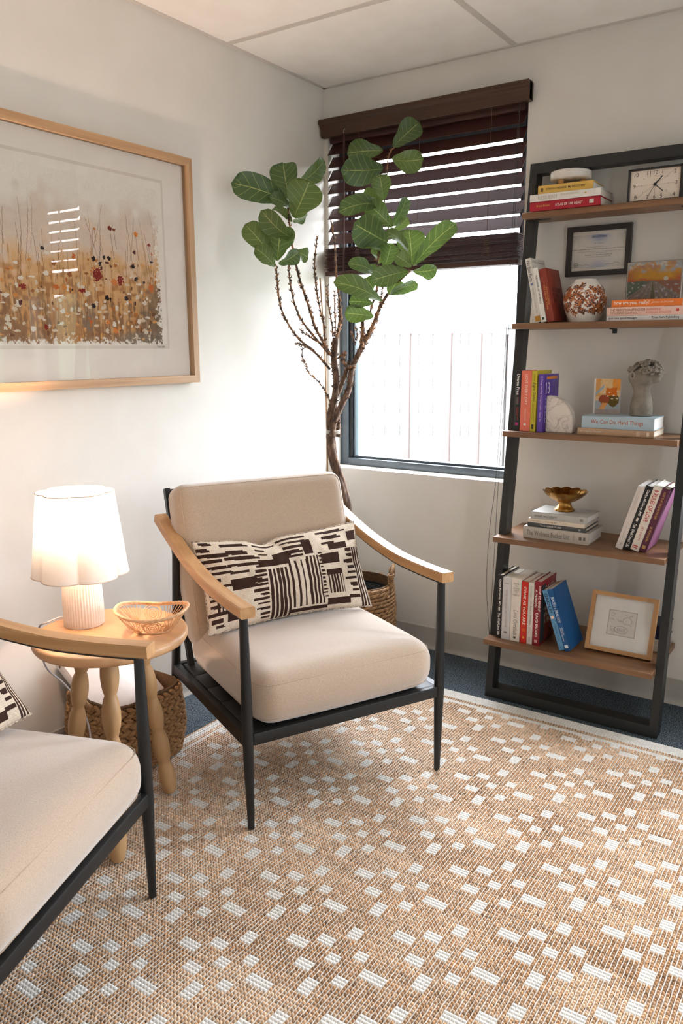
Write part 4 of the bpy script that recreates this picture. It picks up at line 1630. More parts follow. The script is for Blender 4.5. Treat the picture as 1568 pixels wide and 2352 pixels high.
def book(label, t, h, d, cover, m, texts=(), group=None, soft=False, pages=None, side=(), marks=(), side_blocks=()):
    """stands on z = 0, spine in the plane y = 0 facing -y, thickness along +x; m places it"""
    e = thing('paperback_book' if soft else 'hardcover_book', label, 'book', (0, 0, 0), 0, group)
    e.matrix_world = m
    cm = cover_mat(cover)
    b = .0012 if soft else .0026
    ov = 0 if soft else .003
    c = MB()
    c.add(rbox(0, b, 0, d, 0, h, b * .3, 1))
    c.add(rbox(t - b, t, 0, d, 0, h, b * .3, 1))
    r = .003 if not soft else .0008       # gently rounded spine
    sp = [(0, .004), (0, .0006)] + [(t * k / 8, -r * .35 * math.sin(PI * k / 8)) for k in range(1, 8)] + [(t, .0006), (t, .004)]
    c.add(prism(sp, 0, h, 'z'))
    cv = c.build('cover', cm, e, True, 45)
    MB().add(rbox(b, t - b, .003, d - max(ov, .0012), ov + .0002, h - ov - .0002, .0006, 1)).build('page_block', pages or M_PAGES, e, True)
    yo = -r * .35 - .0006
    for s, a0, a1, c0, c1, col, kw in texts:
        mt = basis((c0 * t, yo, h * (1 - a0)), (0, 0, -1), (1, 0, 0))
        lettering(s, ink(col), e, mt, w=(a1 - a0) * h, h=(c1 - c0) * t, **kw)
    for a0, a1, c0, c1, col in marks:
        MB().add(rbox(c0 * t, c1 * t, yo - .0002, yo + .0004, h * (1 - a1), h * (1 - a0), .0001, 1)).build('emblem', ink(col), e)
    for s, y0, y1, z0, z1, col, kw in side:
        mt = basis((t + .0004, y0 * d, z0 * h), (0, 1, 0), (0, 0, 1))
        lettering(s, ink(col), e, mt, w=(y1 - y0) * d, h=(z1 - z0) * h, **kw)
    for y0, y1, z0, z1, col in side_blocks:
        MB().add(box(t - .0001, t + .0003, y0 * d, y1 * d, z0 * h, z1 * h)).build('cover_art', ink(col), e, False)
    return e


def lying(x_right, y, z):
    return T(x_right, y, z) @ R('y', -90)


def upright(x, y, z, lean=0.0, t=0.0):
    """lean > 0 tips the top to +x about the lower right edge, < 0 to -x about the lower left edge"""
    if lean > 0:
        return T(x + t, y, z) @ R('y', lean) @ T(-t, 0, 0)
    return T(x, y, z) @ R('y', lean)


K = {}
B_ = {'bold': .012}
GR1 = 'books on the top shelf'
z = SH[0][0]
book('red hardcover at the bottom of the top shelf stack', .031, .255, .138, (172, 30, 46), lying(1.2695, -.148, z),
     [('Brené Brown', .10, .29, .40, .66, (206, 160, 70), K), ('ATLAS OF THE HEART', .37, .76, .34, .62, (236, 226, 214), B_)], GR1, marks=[(.85, .91, .28, .72, (230, 214, 204))])
z += .0312
book('white hardcover between the red and yellow books on the top shelf', .025, .256, .138, (236, 231, 222), lying(1.2705, -.150, z),
     [('RESILIENT', .12, .40, .22, .72, (190, 178, 162), B_), ('RICK HANSON, PH.D', .45, .70, .50, .76, (200, 180, 140), K)], GR1, pages=M_PAGES, marks=[(.78, .80, .42, .64, (206, 170, 90))])
z += .0252
book('yellow book on top of the top shelf stack, under the marble tray', .0295, .198, .126, (228, 186, 92), lying(1.238, -.140, z),
     [('STRENGTHENING My RECOVERY', .15, .87, .34, .66, (84, 62, 40), B_)], GR1, pages=M_PAGESW, marks=[(.05, .10, .28, .70, (112, 86, 44))])
z += .0297
tr = thing('marble_tray', 'round white marble tray on small wooden ball feet, on the yellow book', 'tray', (1.137, -.078, z))
M_MARBLE = mat('white_marble', (232, 226, 217), (206, 200, 192), scale=9, rough=.3, detail=8, ramp=(.42, .74))
MB().add(lathe([(0, .018), (.066, .018), (.0705, .0205), (.072, .026), (.072, .041), (.0705, .0455), (.067, .047), (.064, .0445), (0, .0435)], 64)).build('tray_top', M_MARBLE, tr, True, 50)
for k in range(3):
    a = math.radians(-118 + 120 * k)
    MB().add(lathe([(0, 0)] + [(.0105 * math.sin(w), .0105 - .0105 * math.cos(w)) for w in np.linspace(.3, PI - .3, 8)] + [(0, .021)], 20), T(.046 * math.cos(a), .046 * math.sin(a), 0)).build('ball_foot', wood('ball_foot_beech', (206, 156, 96), (186, 134, 78), 'z', fine=30, long=8), tr)

# ---- desk clock
z = SH[0][0]
ck = thing('desk_clock', 'black rectangular desk clock with a cream face on the top shelf', 'clock', (1.436, -.105, z))
CW, CHh, CD = .176, .110, .036
M_CLK = mat('clock_case_black', (20, 20, 20), (26, 26, 25), scale=60, rough=.38)
cs = MB()
fw = .0065
cs.add(rbox(-CW / 2, CW / 2, -.004, CD, 0, fw, .0015, 1)).add(rbox(-CW / 2, CW / 2, -.004, CD, CHh - fw, CHh, .0015, 1))
cs.add(rbox(-CW / 2, -CW / 2 + fw, -.004, CD, 0, CHh, .0015, 1)).add(rbox(CW / 2 - fw, CW / 2, -.004, CD, 0, CHh, .0015, 1))
cs.add(box(-CW / 2 + .002, CW / 2 - .002, .010, CD - .002, .002, CHh - .002))
cs.build('case', M_CLK, ck, True, 30)
MB().add(box(-CW / 2 + fw, CW / 2 - fw, .006, .0105, fw, CHh - fw)).build('dial', mat('clock_dial_cream', (236, 222, 204), (230, 214, 196), scale=12, rough=.6), ck, False)
INK = ink((58, 46, 38))
ccx, ccz = 0.0, CHh / 2
fy = .0056
for n_ in range(1, 13):
    a = math.radians(90 - 30 * n_)
    px_, pz_ = math.cos(a), math.sin(a)
    k_ = min(.068 / max(abs(px_), 1e-6), .0385 / max(abs(pz_), 1e-6))
    k_ = min(k_, .072)
    ex, ez = px_ * k_, pz_ * k_
    lettering(str(n_), INK, ck, basis((ccx + ex, fy, ccz + ez), (1, 0, 0), (0, 0, 1)), h=.0125, align='C', name='numeral')
    dk = min(.044 / max(abs(px_), 1e-6), .0285 / max(abs(pz_), 1e-6), .044)
    MB().add(lathe([(0, 0), (.0011, 0), (.0011, .0004), (0, .0004)], 10), T(ccx + px_ * dk, fy, ccz + pz_ * dk) @ R('x', 90)).build('minute_dot', INK, ck)


def hand(nm, deg, l, w, back=.0, y=.0042, m=None):
    a = math.radians(90 - deg)
    MB().add(box(-back, l, -w / 2, w / 2, -.0004, .0004), T(ccx, y, ccz) @ R('x', 90) @ Matrix.Rotation(a, 4, 'Z')).build(nm, m or mat('clock_hand_black', (16, 15, 15), (22, 21, 20), rough=.4), ck, False)


hand('hour_hand', 42, .034, .0034)
hand('minute_hand', 131, .037, .0022, y=.0036)
hand('second_hand', 209, .048, .0010, .012, y=.0030)
for dg, l in ((56, .086), (90, .070), (124, .088), (180, .030), (236, .086), (270, .070)):
    hand('dial_line', dg, l, .0003, y=.0055, m=ink((190, 172, 154)))
MB().add(lathe([(0, 0), (.0052, 0), (.0052, .003), (0, .003)], 24), T(ccx, .0055, ccz) @ R('x', 90)).build('hub', MATS['clock_hand_black'], ck)

# ---- second shelf
GR2 = 'books on the second shelf'
z = SH[1][0]
y2 = -.168
book('tall white book leaning on the black post, second shelf', .0205, .233, .145, (226, 220, 210), upright(1.063, y2, z, -12.5),
     [('No Bad Parts', .04, .36, .18, .82, (70, 66, 64), K), ('RICHARD C. SCHWARTZ, PHD', .46, .86, .34, .68, (150, 142, 134), K)], GR2, True,
     side=[('RICHARD C. SCHWARTZ, PHD', .10, .92, .925, .955, (90, 84, 80), K)], marks=[(.90, .985, .02, .98, (196, 138, 44)), (.385, .42, .25, .75, (120, 130, 160))])
book('slim white book leaning between the tall white book and the rust-red one', .0200, .197, .145, (238, 234, 226), upright(1.0852, y2 - .003, z, -12.5),
     [('THE BOOK OF PATIENCE', .13, .66, .36, .66, (54, 50, 46), B_)], GR2, True, marks=[(.91, .955, .3, .7, (36, 70, 60))])
book('rust-red book leaning beside the floral vase, second shelf', .0270, .193, .142, (142, 58, 42), upright(1.1068, y2, z, -12.5),
     [('TO HEAR THIS', .30, .76, .30, .52, (206, 134, 62), B_), ('WHO NEEDS', .34, .68, .60, .80, (206, 134, 62), B_)], GR2,
     side=[('WHO NEEDS\nTO HEAR\nTHIS', .20, .85, .36, .64, (74, 34, 28), B_)])
va = thing('floral_vase', 'round white ceramic vase painted with rust and mauve flowers, second shelf', 'vase', (1.2165, -.092, z))


def vase_pattern(nu, nv):
    g = np.random.default_rng(4)
    img = np.ones((nv, nu, 3)) * np.array(lin((236, 229, 218)))
    Y, X = np.mgrid[0:nv, 0:nu]

    def blob(cx, cy, ln, wd, ang, col, edge=None):
        dx = (X - cx + nu / 2) % nu - nu / 2
        dy = Y - cy
        c_, s_ = math.cos(ang), math.sin(ang)
        a, b = dx * c_ + dy * s_, -dx * s_ + dy * c_
        q = (a / ln) ** 2 + (b / (wd * np.clip(1.1 - (a / ln) ** 2 * .6, .2, 2))) ** 2
        if edge is not None:
            img[q < 1.35] = edge
        img[q < 1] = col
    brown, rust, mauve = np.array(lin((92, 48, 26))), np.array(lin((188, 104, 48))), np.array(lin((186, 160, 152)))
    k0 = nu / 264
    lo, hi = nv * .17, nv * .80
    sprigs = []
    for r_ in range(5):
        for c_ in range(13):
            sprigs.append((nu * (c_ + .5 * (r_ % 2) + g.uniform(-.2, .2)) / 13, lo + (hi - lo) * (r_ + .5 + g.uniform(-.15, .15)) / 5, g.uniform(0, 2 * PI)))
    for x, y, a in sprigs:       # pale blossoms behind
        blob(x + 7 * k0 * math.cos(a + 2), y + 6 * k0 * math.sin(a + 2), 4.2 * k0, 3.0 * k0, a, mauve)
    for x, y, a in sprigs:       # curved stem with leaves to both sides
        px, py = x - 9 * k0 * math.cos(a), y - 9 * k0 * math.sin(a)
        bend = g.uniform(-.09, .09)
        for k in range(22):
            a += bend
            px += math.cos(a) * .9 * k0
            py += math.sin(a) * .9 * k0
            if not lo - 4 < py < hi + 4:
                continue
            img[int(py) % nv, int(px) % nu] = brown
            img[int(py) % nv, int(px + 1) % nu] = brown
            if k % 5 == 2:
                for sg in (-1, 1):
                    b = a + sg * .85
                    blob(px + math.cos(b) * 5.2 * k0, py + math.sin(b) * 4.6 * k0, 4.6 * k0, 1.7 * k0, b, rust if g.random() < .62 else brown * 1.5, brown)
    for k in range(10):          # rosettes
        cx, cy = nu * (k + g.random() * .6) / 10, g.uniform(lo + 8, hi - 8)
        for r_, c_ in ((5.4, brown), (4.6, np.array(lin((230, 214, 198)))), (3.2, brown), (2.5, rust), (1.1, brown)):
            blob(cx, cy, r_ * k0, r_ * k0, 0, c_)
    return img


NU, NV = 340, 144
vp = [(.050, 0), (.052, .003), (.058, .018), (.068, .040), (.0755, .066), (.0768, .082), (.0735, .100), (.064, .119), (.052, .134), (.0415, .143), (.0370, .149), (.0365, .1515)]
vpx = np.linspace(0, 1, NV + 1)
arc = np.concatenate([[0], np.cumsum([math.hypot(b[0] - a[0], b[1] - a[1]) for a, b in zip(vp, vp[1:])])])
arc /= arc[-1]
pr = [(float(np.interp(t, arc, [q[0] for q in vp])), float(np.interp(t, arc, [q[1] for q in vp]))) for t in vpx]
o = mesh_obj('vase_body', *lathe(pr, NU), vcol_mat('vase_glaze', rough=.32, spec=.5, noise=.02, nscale=60), va, True, 0)
set_cols(o, vase_pattern(NU, NV)[::-1].reshape(-1, 3))
MB().add(lathe([(0, .0008), (.050, .0008), (.046, .006), (.060, .06), (.050, .125), (.0340, .1495), (.0365, .1515)], 48)).build('vase_inside', mat('vase_inner', (226, 218, 206), (216, 208, 196), rough=.5), va)

y2b = -.178
book('thin white book at the bottom of the stack beside the vase', .0165, .250, .150, (226, 222, 218), lying(1.573, y2b, z),
     [('Just one good thought', .03, .42, .26, .80, (52, 48, 46), B_), ('True Path Publishing', .60, .96, .26, .80, (52, 48, 46), B_)], GR2, True, M_PAGESW)
book('pale pink book in the middle of the stack beside the vase', .0295, .250, .150, (242, 202, 184), lying(1.572, y2b + .001, z + .0167),
     [("THE PERFECTIONIST'S GUIDE\nTO LOSING CONTROL", .05, .52, .18, .80, (132, 70, 58), K), ('KATHERINE\nMORGAN SCHAFLER', .54, .86, .20, .78, (214, 104, 96), K)], GR2, marks=[(.92, .955, .40, .66, (206, 70, 60))])
book('bright orange book on top of the stack beside the vase', .0238, .231, .146, (240, 128, 54), lying(1.568, y2b + .003, z + .0464),
     [('how are you, really?', .04, .55, .22, .84, (246, 236, 222), B_), ('JENNA KUTCHER', .57, .88, .36, .66, (246, 214, 186), {'shear': .2})], GR2, pages=M_PAGESW)
zt = z + .0704


def sunset(nx=96, ny=72):
    g = np.random.default_rng(8)
    Y, X = np.mgrid[0:ny, 0:nx]
    u, v = X / nx, Y / ny
    n1, n2 = value_noise(ny, nx, 9, 1), value_noise(ny, nx, 4, 2)
    C = lambda c: np.array(lin(c))
    img = np.zeros((ny, nx, 3))
    img[:] = C((246, 176, 48))

    def over(m, c):
        nonlocal img
        m = np.clip(m, 0, 1)[..., None]
        img = img * (1 - m) + C(c) * m
    over((n1 - .45) * 5 * np.clip((.30 - v) * 6, 0, 1), (206, 208, 212))
    over((.55 - n1) * 4 * np.clip((.26 - v) * 6, 0, 1), (226, 164, 128))
    over((n2 - .5) * 5 * np.clip((.20 - v) * 6, 0, 1), (236, 226, 214))
    over(np.clip((.22 - u) * 5, 0, 1) * np.clip((v - .12) * 5, 0, 1) * .8, (200, 96, 62))
    over((v + (n2 - .5) * .10 - .40) / .10, (214, 96, 40))
    over((u - .82) * 6 * np.clip((v - .2) * 5, 0, 1), (224, 110, 60))
    sun = np.hypot((u - .72) * nx, (v - .44) * nx * .78) < 4.2
    img[sun] = C((250, 236, 206))
    fld = v > .50 + (n2 - .5) * .03
    ang = np.arctan2(u - .47, v - .47)
    st = (np.sin(ang * 26 + n2 * 2) > .1)
    img[fld] = np.where(st[..., None], C((150, 132, 128)), C((172, 148, 126)))[fld]
    img[fld & (ang < -.8)] = C((112, 122, 104))
    img[fld & (ang > .9)] = C((176, 112, 84))
    img[fld & (n2 > .80)] = C((204, 190, 196))
    img[fld & (np.abs(ang - .05) < .09)] = C((120, 108, 78))
    return img * (1 + (n2[..., None] - .5) * .18)


ac = thing('acrylic_picture', 'small sunset field painting in a clear acrylic block on the orange book', 'picture', (1.452, -.090, zt))
AW, AH = .182, .131
color_grid('painting', sunset(), vcol_mat('sunset_print', rough=.5, noise=.04), ac, basis((-AW / 2 + .003, -.0005, .003), (1, 0, 0), (0, 0, 1)), AW - .006, AH - .006)
MB().add(rbox(-AW / 2, AW / 2, .000, .010, 0, AH, .001, 1)).build('back_block', mat('acrylic_back', (206, 196, 186), (198, 188, 178), rough=.25), ac)
MB().add(rbox(-AW / 2, AW / 2, -.0085, -.0025, 0, AH, .0008, 1)).build('front_block', glass_mat('clear_acrylic', (.97, .98, .98), 1.49), ac, False)
for sx_ in (-1, 1):
    for sz_ in (.008, AH - .008):
        MB().add(lathe([(0, 0), (.0026, 0), (.0026, .010), (0, .010)], 14), T(sx_ * (AW / 2 - .009), -.0010, sz_) @ R('x', 90)).build('magnet', mat('magnet_steel', (206, 204, 200), (190, 188, 184), metal=.9, rough=.25), ac)

# ---- third shelf
GR3 = 'books standing on the third shelf'
z = SH[2][0]
y3 = -.222
book('black book at the end of the third shelf row, by the post', .0232, .222, .150, (30, 32, 32), upright(1.0150, y3, z),
     [('Drama Free', .06, .40, .28, .80, (236, 232, 226), B_), ('NEDRA GLOVER\nTAWWAB', .60, .82, .28, .72, (170, 50, 54), K)], GR3, marks=[(.86, .91, .26, .74, (176, 30, 110)), (.44, .56, .30, .36, (130, 122, 116)), (.44, .56, .46, .52, (130, 122, 116)), (.44, .56, .62, .68, (150, 60, 60))])
book('thick coral book between the black and the yellow book, third shelf', .0395, .222, .150, (234, 122, 98), upright(1.0385, y3, z),
     [('LOVE EVERY DAY', .06, .56, .40, .66, (250, 226, 214), K), ('ALEXANDRA H. SOLOMON', .62, .82, .44, .58, (250, 214, 200), K)], GR3, marks=[(.87, .905, .38, .62, (250, 226, 214))])
book('lime-yellow book in the third shelf row', .0205, .222, .150, (206, 190, 52), upright(1.0784, y3, z),
     [('Eight Dates', .19, .50, .16, .82, (34, 30, 22), {'shear': .25}), ('ESSENTIAL CONVERSATIONS\nFOR A LIFETIME OF LOVE', .54, .84, .26, .74, (120, 104, 40), K), ('GOTTMAN & GOTTMAN', .05, .17, .36, .62, (60, 52, 24), K)], GR3, pages=M_PAGESW, marks=[(.88, .96, .30, .70, (60, 52, 30))])
book('purple book next to the marble bookend, third shelf', .0240, .210, .150, (96, 66, 160), upright(1.1046, y3 - .002, z),
     [('13 Things Mentally Strong Couples', .04, .62, .34, .66, (226, 200, 236), K), ("Don't Do", .66, .82, .34, .66, (226, 200, 236), K)], GR3, True,
     side=[('13', .10, .36, .66, .86, (240, 230, 244), K), ('THINGS\nMENTALLY\nSTRONG\nCOUPLES', .10, .62, .16, .58, (222, 206, 236), K)], side_blocks=[(.14, .86, .91, .955, (226, 136, 46))])
bkend = thing('marble_bookend', 'quarter-round veined marble bookend against the purple book', 'bookend', (1.1310, -.205, z))
qp = [(0, 0), (.100, 0), (.1015, .03)] + [(.1015 * math.cos(a) ** .9, .03 + .102 * math.sin(a)) for a in np.linspace(.12, PI / 2 - .05, 16)] + [(0, .1325)]
qb = bmesh.new()
vv = [qb.verts.new((a, 0, b)) for a, b in qp]
fc = qb.faces.new(vv)
ex = bmesh.ops.extrude_face_region(qb, geom=[fc])
for q in ex['geom']:
    if isinstance(q, bmesh.types.BMVert):
        q.co.y += .038
bmesh.ops.recalc_face_normals(qb, faces=list(qb.faces))
bmesh.ops.bevel(qb, geom=[e for e in qb.edges if e.calc_face_angle(0) > 1.0], offset=.0022, segments=2, affect='EDGES')
qb.verts.index_update()
o = mesh_obj('stone', [tuple(q.co) for q in qb.verts], [tuple(p.index for p in q.verts) for q in qb.faces], None, bkend, True, 35)
qb.free()


def marble_mat():
    m, nt, b, out = nodes_of('veined_marble')
    tc = nd(nt, 'ShaderNodeTexCoord')
    n1 = nd(nt, 'ShaderNodeTexNoise')
    n1.inputs['Scale'].default_value = 16
    n1.inputs['Detail'].default_value = 8
    n1.inputs['Distortion'].default_value = 1.6
    nt.links.new(tc.outputs['Object'], n1.inputs['Vector'])
    rp = nd(nt, 'ShaderNodeValToRGB')
    e = rp.color_ramp.elements
    e[0].position, e[0].color = .0, (*lin((226, 216, 204)), 1)
    e[1].position, e[1].color = 1.0, (*lin((230, 222, 212)), 1)
    for p, c in ((.44, (224, 214, 202)), (.475, (214, 204, 193)), (.50, (178, 168, 160)), (.525, (216, 206, 195))):
        q = rp.color_ramp.elements.new(p)
        q.color = (*lin(c), 1)
    nt.links.new(n1.outputs['Fac'], rp.inputs['Fac'])
    nt.links.new(rp.outputs['Color'], b.inputs['Base Color'])
    b.inputs['Roughness'].default_value = .3
    return m


o.data.materials.append(marble_mat())
book('thin tan book under the pale blue book, third shelf', .0225, .262, .165, (190, 156, 124), lying(1.518, -.218, z),
     [('Art Against Despair', .04, .33, .34, .70, (240, 230, 216), K)], GR3, pages=M_PAGES, marks=[(.78, .83, .10, .90, (206, 178, 148)), (.91, .945, .2, .8, (226, 206, 180))])
book('thick pale blue book carrying the stone head, third shelf', .0430, .247, .160, (178, 198, 208), lying(1.515, -.213, z + .0227),
     [('We Can Do Hard Things', .13, .86, .30, .74, (190, 92, 46), K)], GR3, pages=M_PAGESW, marks=[])
zt = z + .0659
bm2 = bpy.data.objects['hardcover_book'] if False else None


def abstract(nx=64, ny=90):
    C = lambda c: np.array(lin(c))
    Y, X = np.mgrid[0:ny, 0:nx]
    n1, n2 = value_noise(ny, nx, 12, 5), value_noise(ny, nx, 4, 6)
    u, v = X / nx + (n2 - .5) * .05, Y / ny + (n1 - .5) * .04
    img = np.zeros((ny, nx, 3))
    img[:] = C((222, 186, 136))
    img[(u > .68) & (v < .30)] = C((222, 148, 64))
    img[(u < .2) & (v < .5)] = C((214, 158, 92))
    img[v + .15 * u > .62] = C((162, 168, 172))
    img[(v > .86)] = C((166, 152, 144))
    img[(u < .35) & (np.abs(v - .42 + u * .6) < .05)] = C((150, 172, 186))
    img[np.hypot((u - .72) * .9, v - .58) < .20] = C((100, 82, 26))
    img[(np.abs(u - .64) < .22) & (np.abs(v - .36) < .12)] = C((206, 106, 20))
    img[np.hypot((u - .36) * .75, (v - .58) * 1.1) < .16] = C((156, 76, 46))
    img[np.abs((u - .30) - (.80 - v) * .7) < .11 * ((v > .66) & (v < .86))] = C((226, 156, 92))
    for cx, cy in ((.36, .37), (.55, .38), (.74, .46), (.50, .48), (.68, .55), (.88, .54)):
        img[(np.abs(X / nx - cx) / .055 + np.abs(Y / ny - cy) / .02) < 1] = C((244, 226, 204))
    return img * (1 + (n2[..., None] - .5) * .16)


cd_ = thing('abstract_card', 'small abstract orange and olive print with a white left edge, on the blue book', 'picture', (1.322, -.112, zt))
MB().add(rbox(-.047, .047, 0, .010, 0, .128, .0008, 1)).build('panel', mat('card_white_edge', (226, 218, 208), (218, 210, 200), rough=.7), cd_)
color_grid('print', abstract(), vcol_mat('card_print', rough=.6, noise=.05), cd_, basis((-.0405, -.0006, .0005), (1, 0, 0), (0, 0, 1)), .0872, .127)

# ---- stone head planter
hd = thing('head_planter', 'grey stone planter shaped as an upturned curly-haired head, on the pale blue book', 'planter', (1.446, -.118, zt))
M_STONE = mat('grey_concrete', (146, 136, 122), (122, 113, 100), scale=30, rough=.9, bump=.25, bscale=140)
hb = MB()


def ell(cx, cy, cz, rx, ry, rz, n=20):
    return [(p[0] * rx + cx, p[1] * ry + cy, p[2] * rz + cz) for p in lathe([(0, -1)] + [(math.cos(a), math.sin(a)) for a in np.linspace(-1.4, 1.4, 11)] + [(0, 1)], n)[0]], lathe([(0, -1)] + [(math.cos(a), math.sin(a)) for a in np.linspace(-1.4, 1.4, 11)] + [(0, 1)], n)[1]


nk = []
secs = [(0, .0375, .034, .001), (.002, .039, .035, .001), (.03, .0388, .034, .001), (.05, .0365, .032, .0005), (.068, .0325, .029, 0), (.085, .0288, .0265, -.001), (.100, .032, .029, -.002), (.118, .040, .034, -.004), (.128, .030, .026, -.003)]
nn = 28
v, f = [], []
for zz, hx, hy, cx in secs:
    v += [(cx + hx * math.cos(2 * PI * k / nn), hy * math.sin(2 * PI * k / nn), zz) for k in range(nn)]
for i in range(len(secs) - 1):
    f += [(i * nn + k, i * nn + (k + 1) % nn, (i + 1) * nn + (k + 1) % nn, (i + 1) * nn + k) for k in range(nn)]
f += [tuple(range(nn - 1, -1, -1)), tuple((len(secs) - 1) * nn + k for k in range(nn))]
hb.add((v, f))
hb.add(ell(-.002, 0, .135, .048, .041, .040))
hb.add(ell(.034, 0, .131, .027, .024, .0165))
hb.add(ell(.042, 0, .143, .024, .020, .018))
hb.add(ell(.060, 0, .139, .006, .009, .006))
hb.add(ell(.062, 0, .150, .009, .007, .009))
ho_ = hb.build('head', M_STONE, hd, True, 0)
rm = ho_.modifiers.new('remesh', 'REMESH')
rm.mode = 'VOXEL'
rm.voxel_size = .0022
rm.use_smooth_shade = True
smd = ho_.modifiers.new('smooth', 'SMOOTH')
smd.iterations = 6
MB().add(tube([(-.027 + .007 * math.cos(w), -.038 - .0015 * math.sin(w * .5), .142 + .011 * math.sin(w)) for w in np.linspace(0, 2 * PI, 17)[:-1]], .0030, 7, True)).build('ear', M_STONE, hd)
g = random.Random(4)
for k in range(64):
    a = g.uniform(0, 2 * PI)
    zc = .150 + .040 * (k / 64)
    rr = math.sqrt(max(.05, 1 - ((zc - .140) / .050) ** 2))
    cx_ = .010 + .056 * rr * math.cos(a)
    cy_ = .043 * rr * math.sin(a)
    if zc < .158 and cx_ < -.02:
        zc += .010
    nrm = Vector((cx_ / .055, cy_ / .045, (zc - .13) / .05)).normalized()
    q = Vector((0, 0, 1)).rotation_difference(nrm).to_matrix().to_4x4() @ Matrix.Rotation(g.random() * 6, 4, 'Z')
    pts = [((.0090 * (1 - .11 * w)) * math.cos(w), (.0090 * (1 - .11 * w)) * math.sin(w), .0011 * w) for w in np.linspace(0, 6.5, 16)]
    MB().add(tube(pts, [.0045] * 12 + [.0038, .0022, .0016, .001], 6), T(cx_, cy_, zc) @ q).build('curl', M_STONE, hd)

# ---- fourth shelf
GR4 = 'books on the fourth shelf'
z = SH[3][0]
y4 = -.252
book('thick grey-beige book at the bottom of the stack under the brass dish', .0435, .247, .170, (190, 182, 170), lying(1.328, y4, z),
     [('The Wellness Bucket List', .06, .72, .28, .72, (104, 94, 84), K)], GR4, pages=M_PAGESW, marks=[(.775, .785, .25, .75, (150, 140, 128)), (.86, .90, .36, .64, (96, 88, 80)), (.925, .955, .36, .64, (96, 88, 80))])
book('thin charcoal book in the stack under the brass dish', .0150, .219, .155, (74, 76, 78), lying(1.3135, y4 + .008, z + .0437),
     [('This is', .22, .32, .30, .70, (206, 202, 196), {'shear': .25}), ('GRATITUDE', .34, .59, .30, .68, (226, 222, 216), B_)], GR4, marks=[(.88, .92, .3, .7, (160, 158, 154))])
book('thin cream book in the stack under the brass dish', .0158, .213, .150, (224, 210, 190), lying(1.309, y4 + .008, z + .0589),
     [('joseph nguyen', .05, .22, .30, .74, (150, 136, 118), K), ('beyond thoughts', .32, .52, .30, .74, (140, 126, 108), K)], GR4, True)
book('light grey book on top of the stack, directly under the brass dish', .0255, .2125, .150, (184, 182, 176), lying(1.3175, y4 + .008, z + .0749),
     [('small wonders', .07, .47, .30, .72, (88, 84, 78), K)], GR4, pages=M_PAGESW, marks=[(.88, .93, .3, .7, (130, 126, 120))])
zt = z + .1006
dish = thing('brass_dish', 'footed brass dish with a fluted petal rim on the stacked books', 'dish', (1.2035, -.158, zt))
M_BRASS = mat('aged_brass', (196, 150, 80), (150, 108, 52), scale=26, rough=.28, metal=1.0)
MB().add(lathe([(0, 0), (.0365, 0), (.038, .003), (.0375, .006), (.030, .012), (.024, .022), (.0225, .030), (.024, .033), (0, .034)], 48)).build('pedestal', M_BRASS, dish, True, 50)
NP = 12


def petal(a, z_, r):
    k = max(0, min(1, (r - .024) / .056))
    return r * (1 + .085 * k * (abs(math.sin(NP * a / 2)) ** .6 - .5))


vo, fo = lathe([(.020, .0325), (.030, .0350), (.046, .0420), (.061, .0520), (.072, .0625), (.0785, .0715), (.0800, .0740), (.0780, .0735), (.071, .0645), (.060, .0545), (.045, .0445), (.030, .0380), (0, .0365)], NP * 16, petal)
vo = [(p[0], p[1], p[2] + .0045 * max(0, (math.hypot(p[0], p[1]) - .05) / .03) * (abs(math.sin(NP * math.atan2(p[1], p[0]) / 2)) - .4)) for p in vo]
mesh_obj('bowl', vo, fo, M_BRASS, dish, True, 60)
yr = -.246
ln = 15.6
book('white book at the foot of the leaning row, fourth shelf', .0245, .236, .160, (222, 212, 204), upright(1.4215, yr, z, ln, .0245),
     [], GR4, True, M_PAGESW, marks=[(.90, .94, .4, .66, (200, 180, 168)), (.12, .40, .30, .38, (200, 189, 181)), (.14, .36, .52, .60, (200, 189, 181)), (.56, .84, .44, .52, (202, 191, 183))])
book('black book leaning between two white ones, fourth shelf', .0245, .240, .160, (30, 27, 28), upright(1.4473, yr, z, ln, .0245),
     [('Gladys McGarey, MD', .05, .46, .28, .72, (240, 236, 230), B_), ('The Well-Lived Life', .58, .96, .28, .72, (240, 236, 230), B_)], GR4, pages=M_PAGESW, marks=[(.49, .545, .36, .64, (226, 220, 212))])
book('white book with red lettering leaning in the row, fourth shelf', .0285, .240, .160, (232, 222, 208), upright(1.4731, yr, z, ln, .0285),
     [('8 RULES OF LOVE', .05, .54, .26, .76, (188, 44, 38), B_), ('JAY SHETTY', .62, .84, .30, .66, (188, 44, 38), K)], GR4, pages=M_PAGESW, marks=[(.92, .935, .15, .75, (188, 44, 38)), (.95, .96, .15, .75, (188, 44, 38))])
book('plum-purple book ending the leaning row beside the post', .0235, .236, .160, (92, 40, 62), upright(1.5030, yr, z, ln, .0235),
     [('HOW TO BE THE LOVE YOU SEEK', .05, .48, .36, .68, (206, 160, 84), B_), ('DR. NICOLE LEPERA', .60, .84, .36, .66, (206, 160, 84), B_)], GR4, marks=[(.90, .95, .25, .75, (190, 150, 100))], side_blocks=[(.03, .97, .02, .98, (150, 92, 128))])

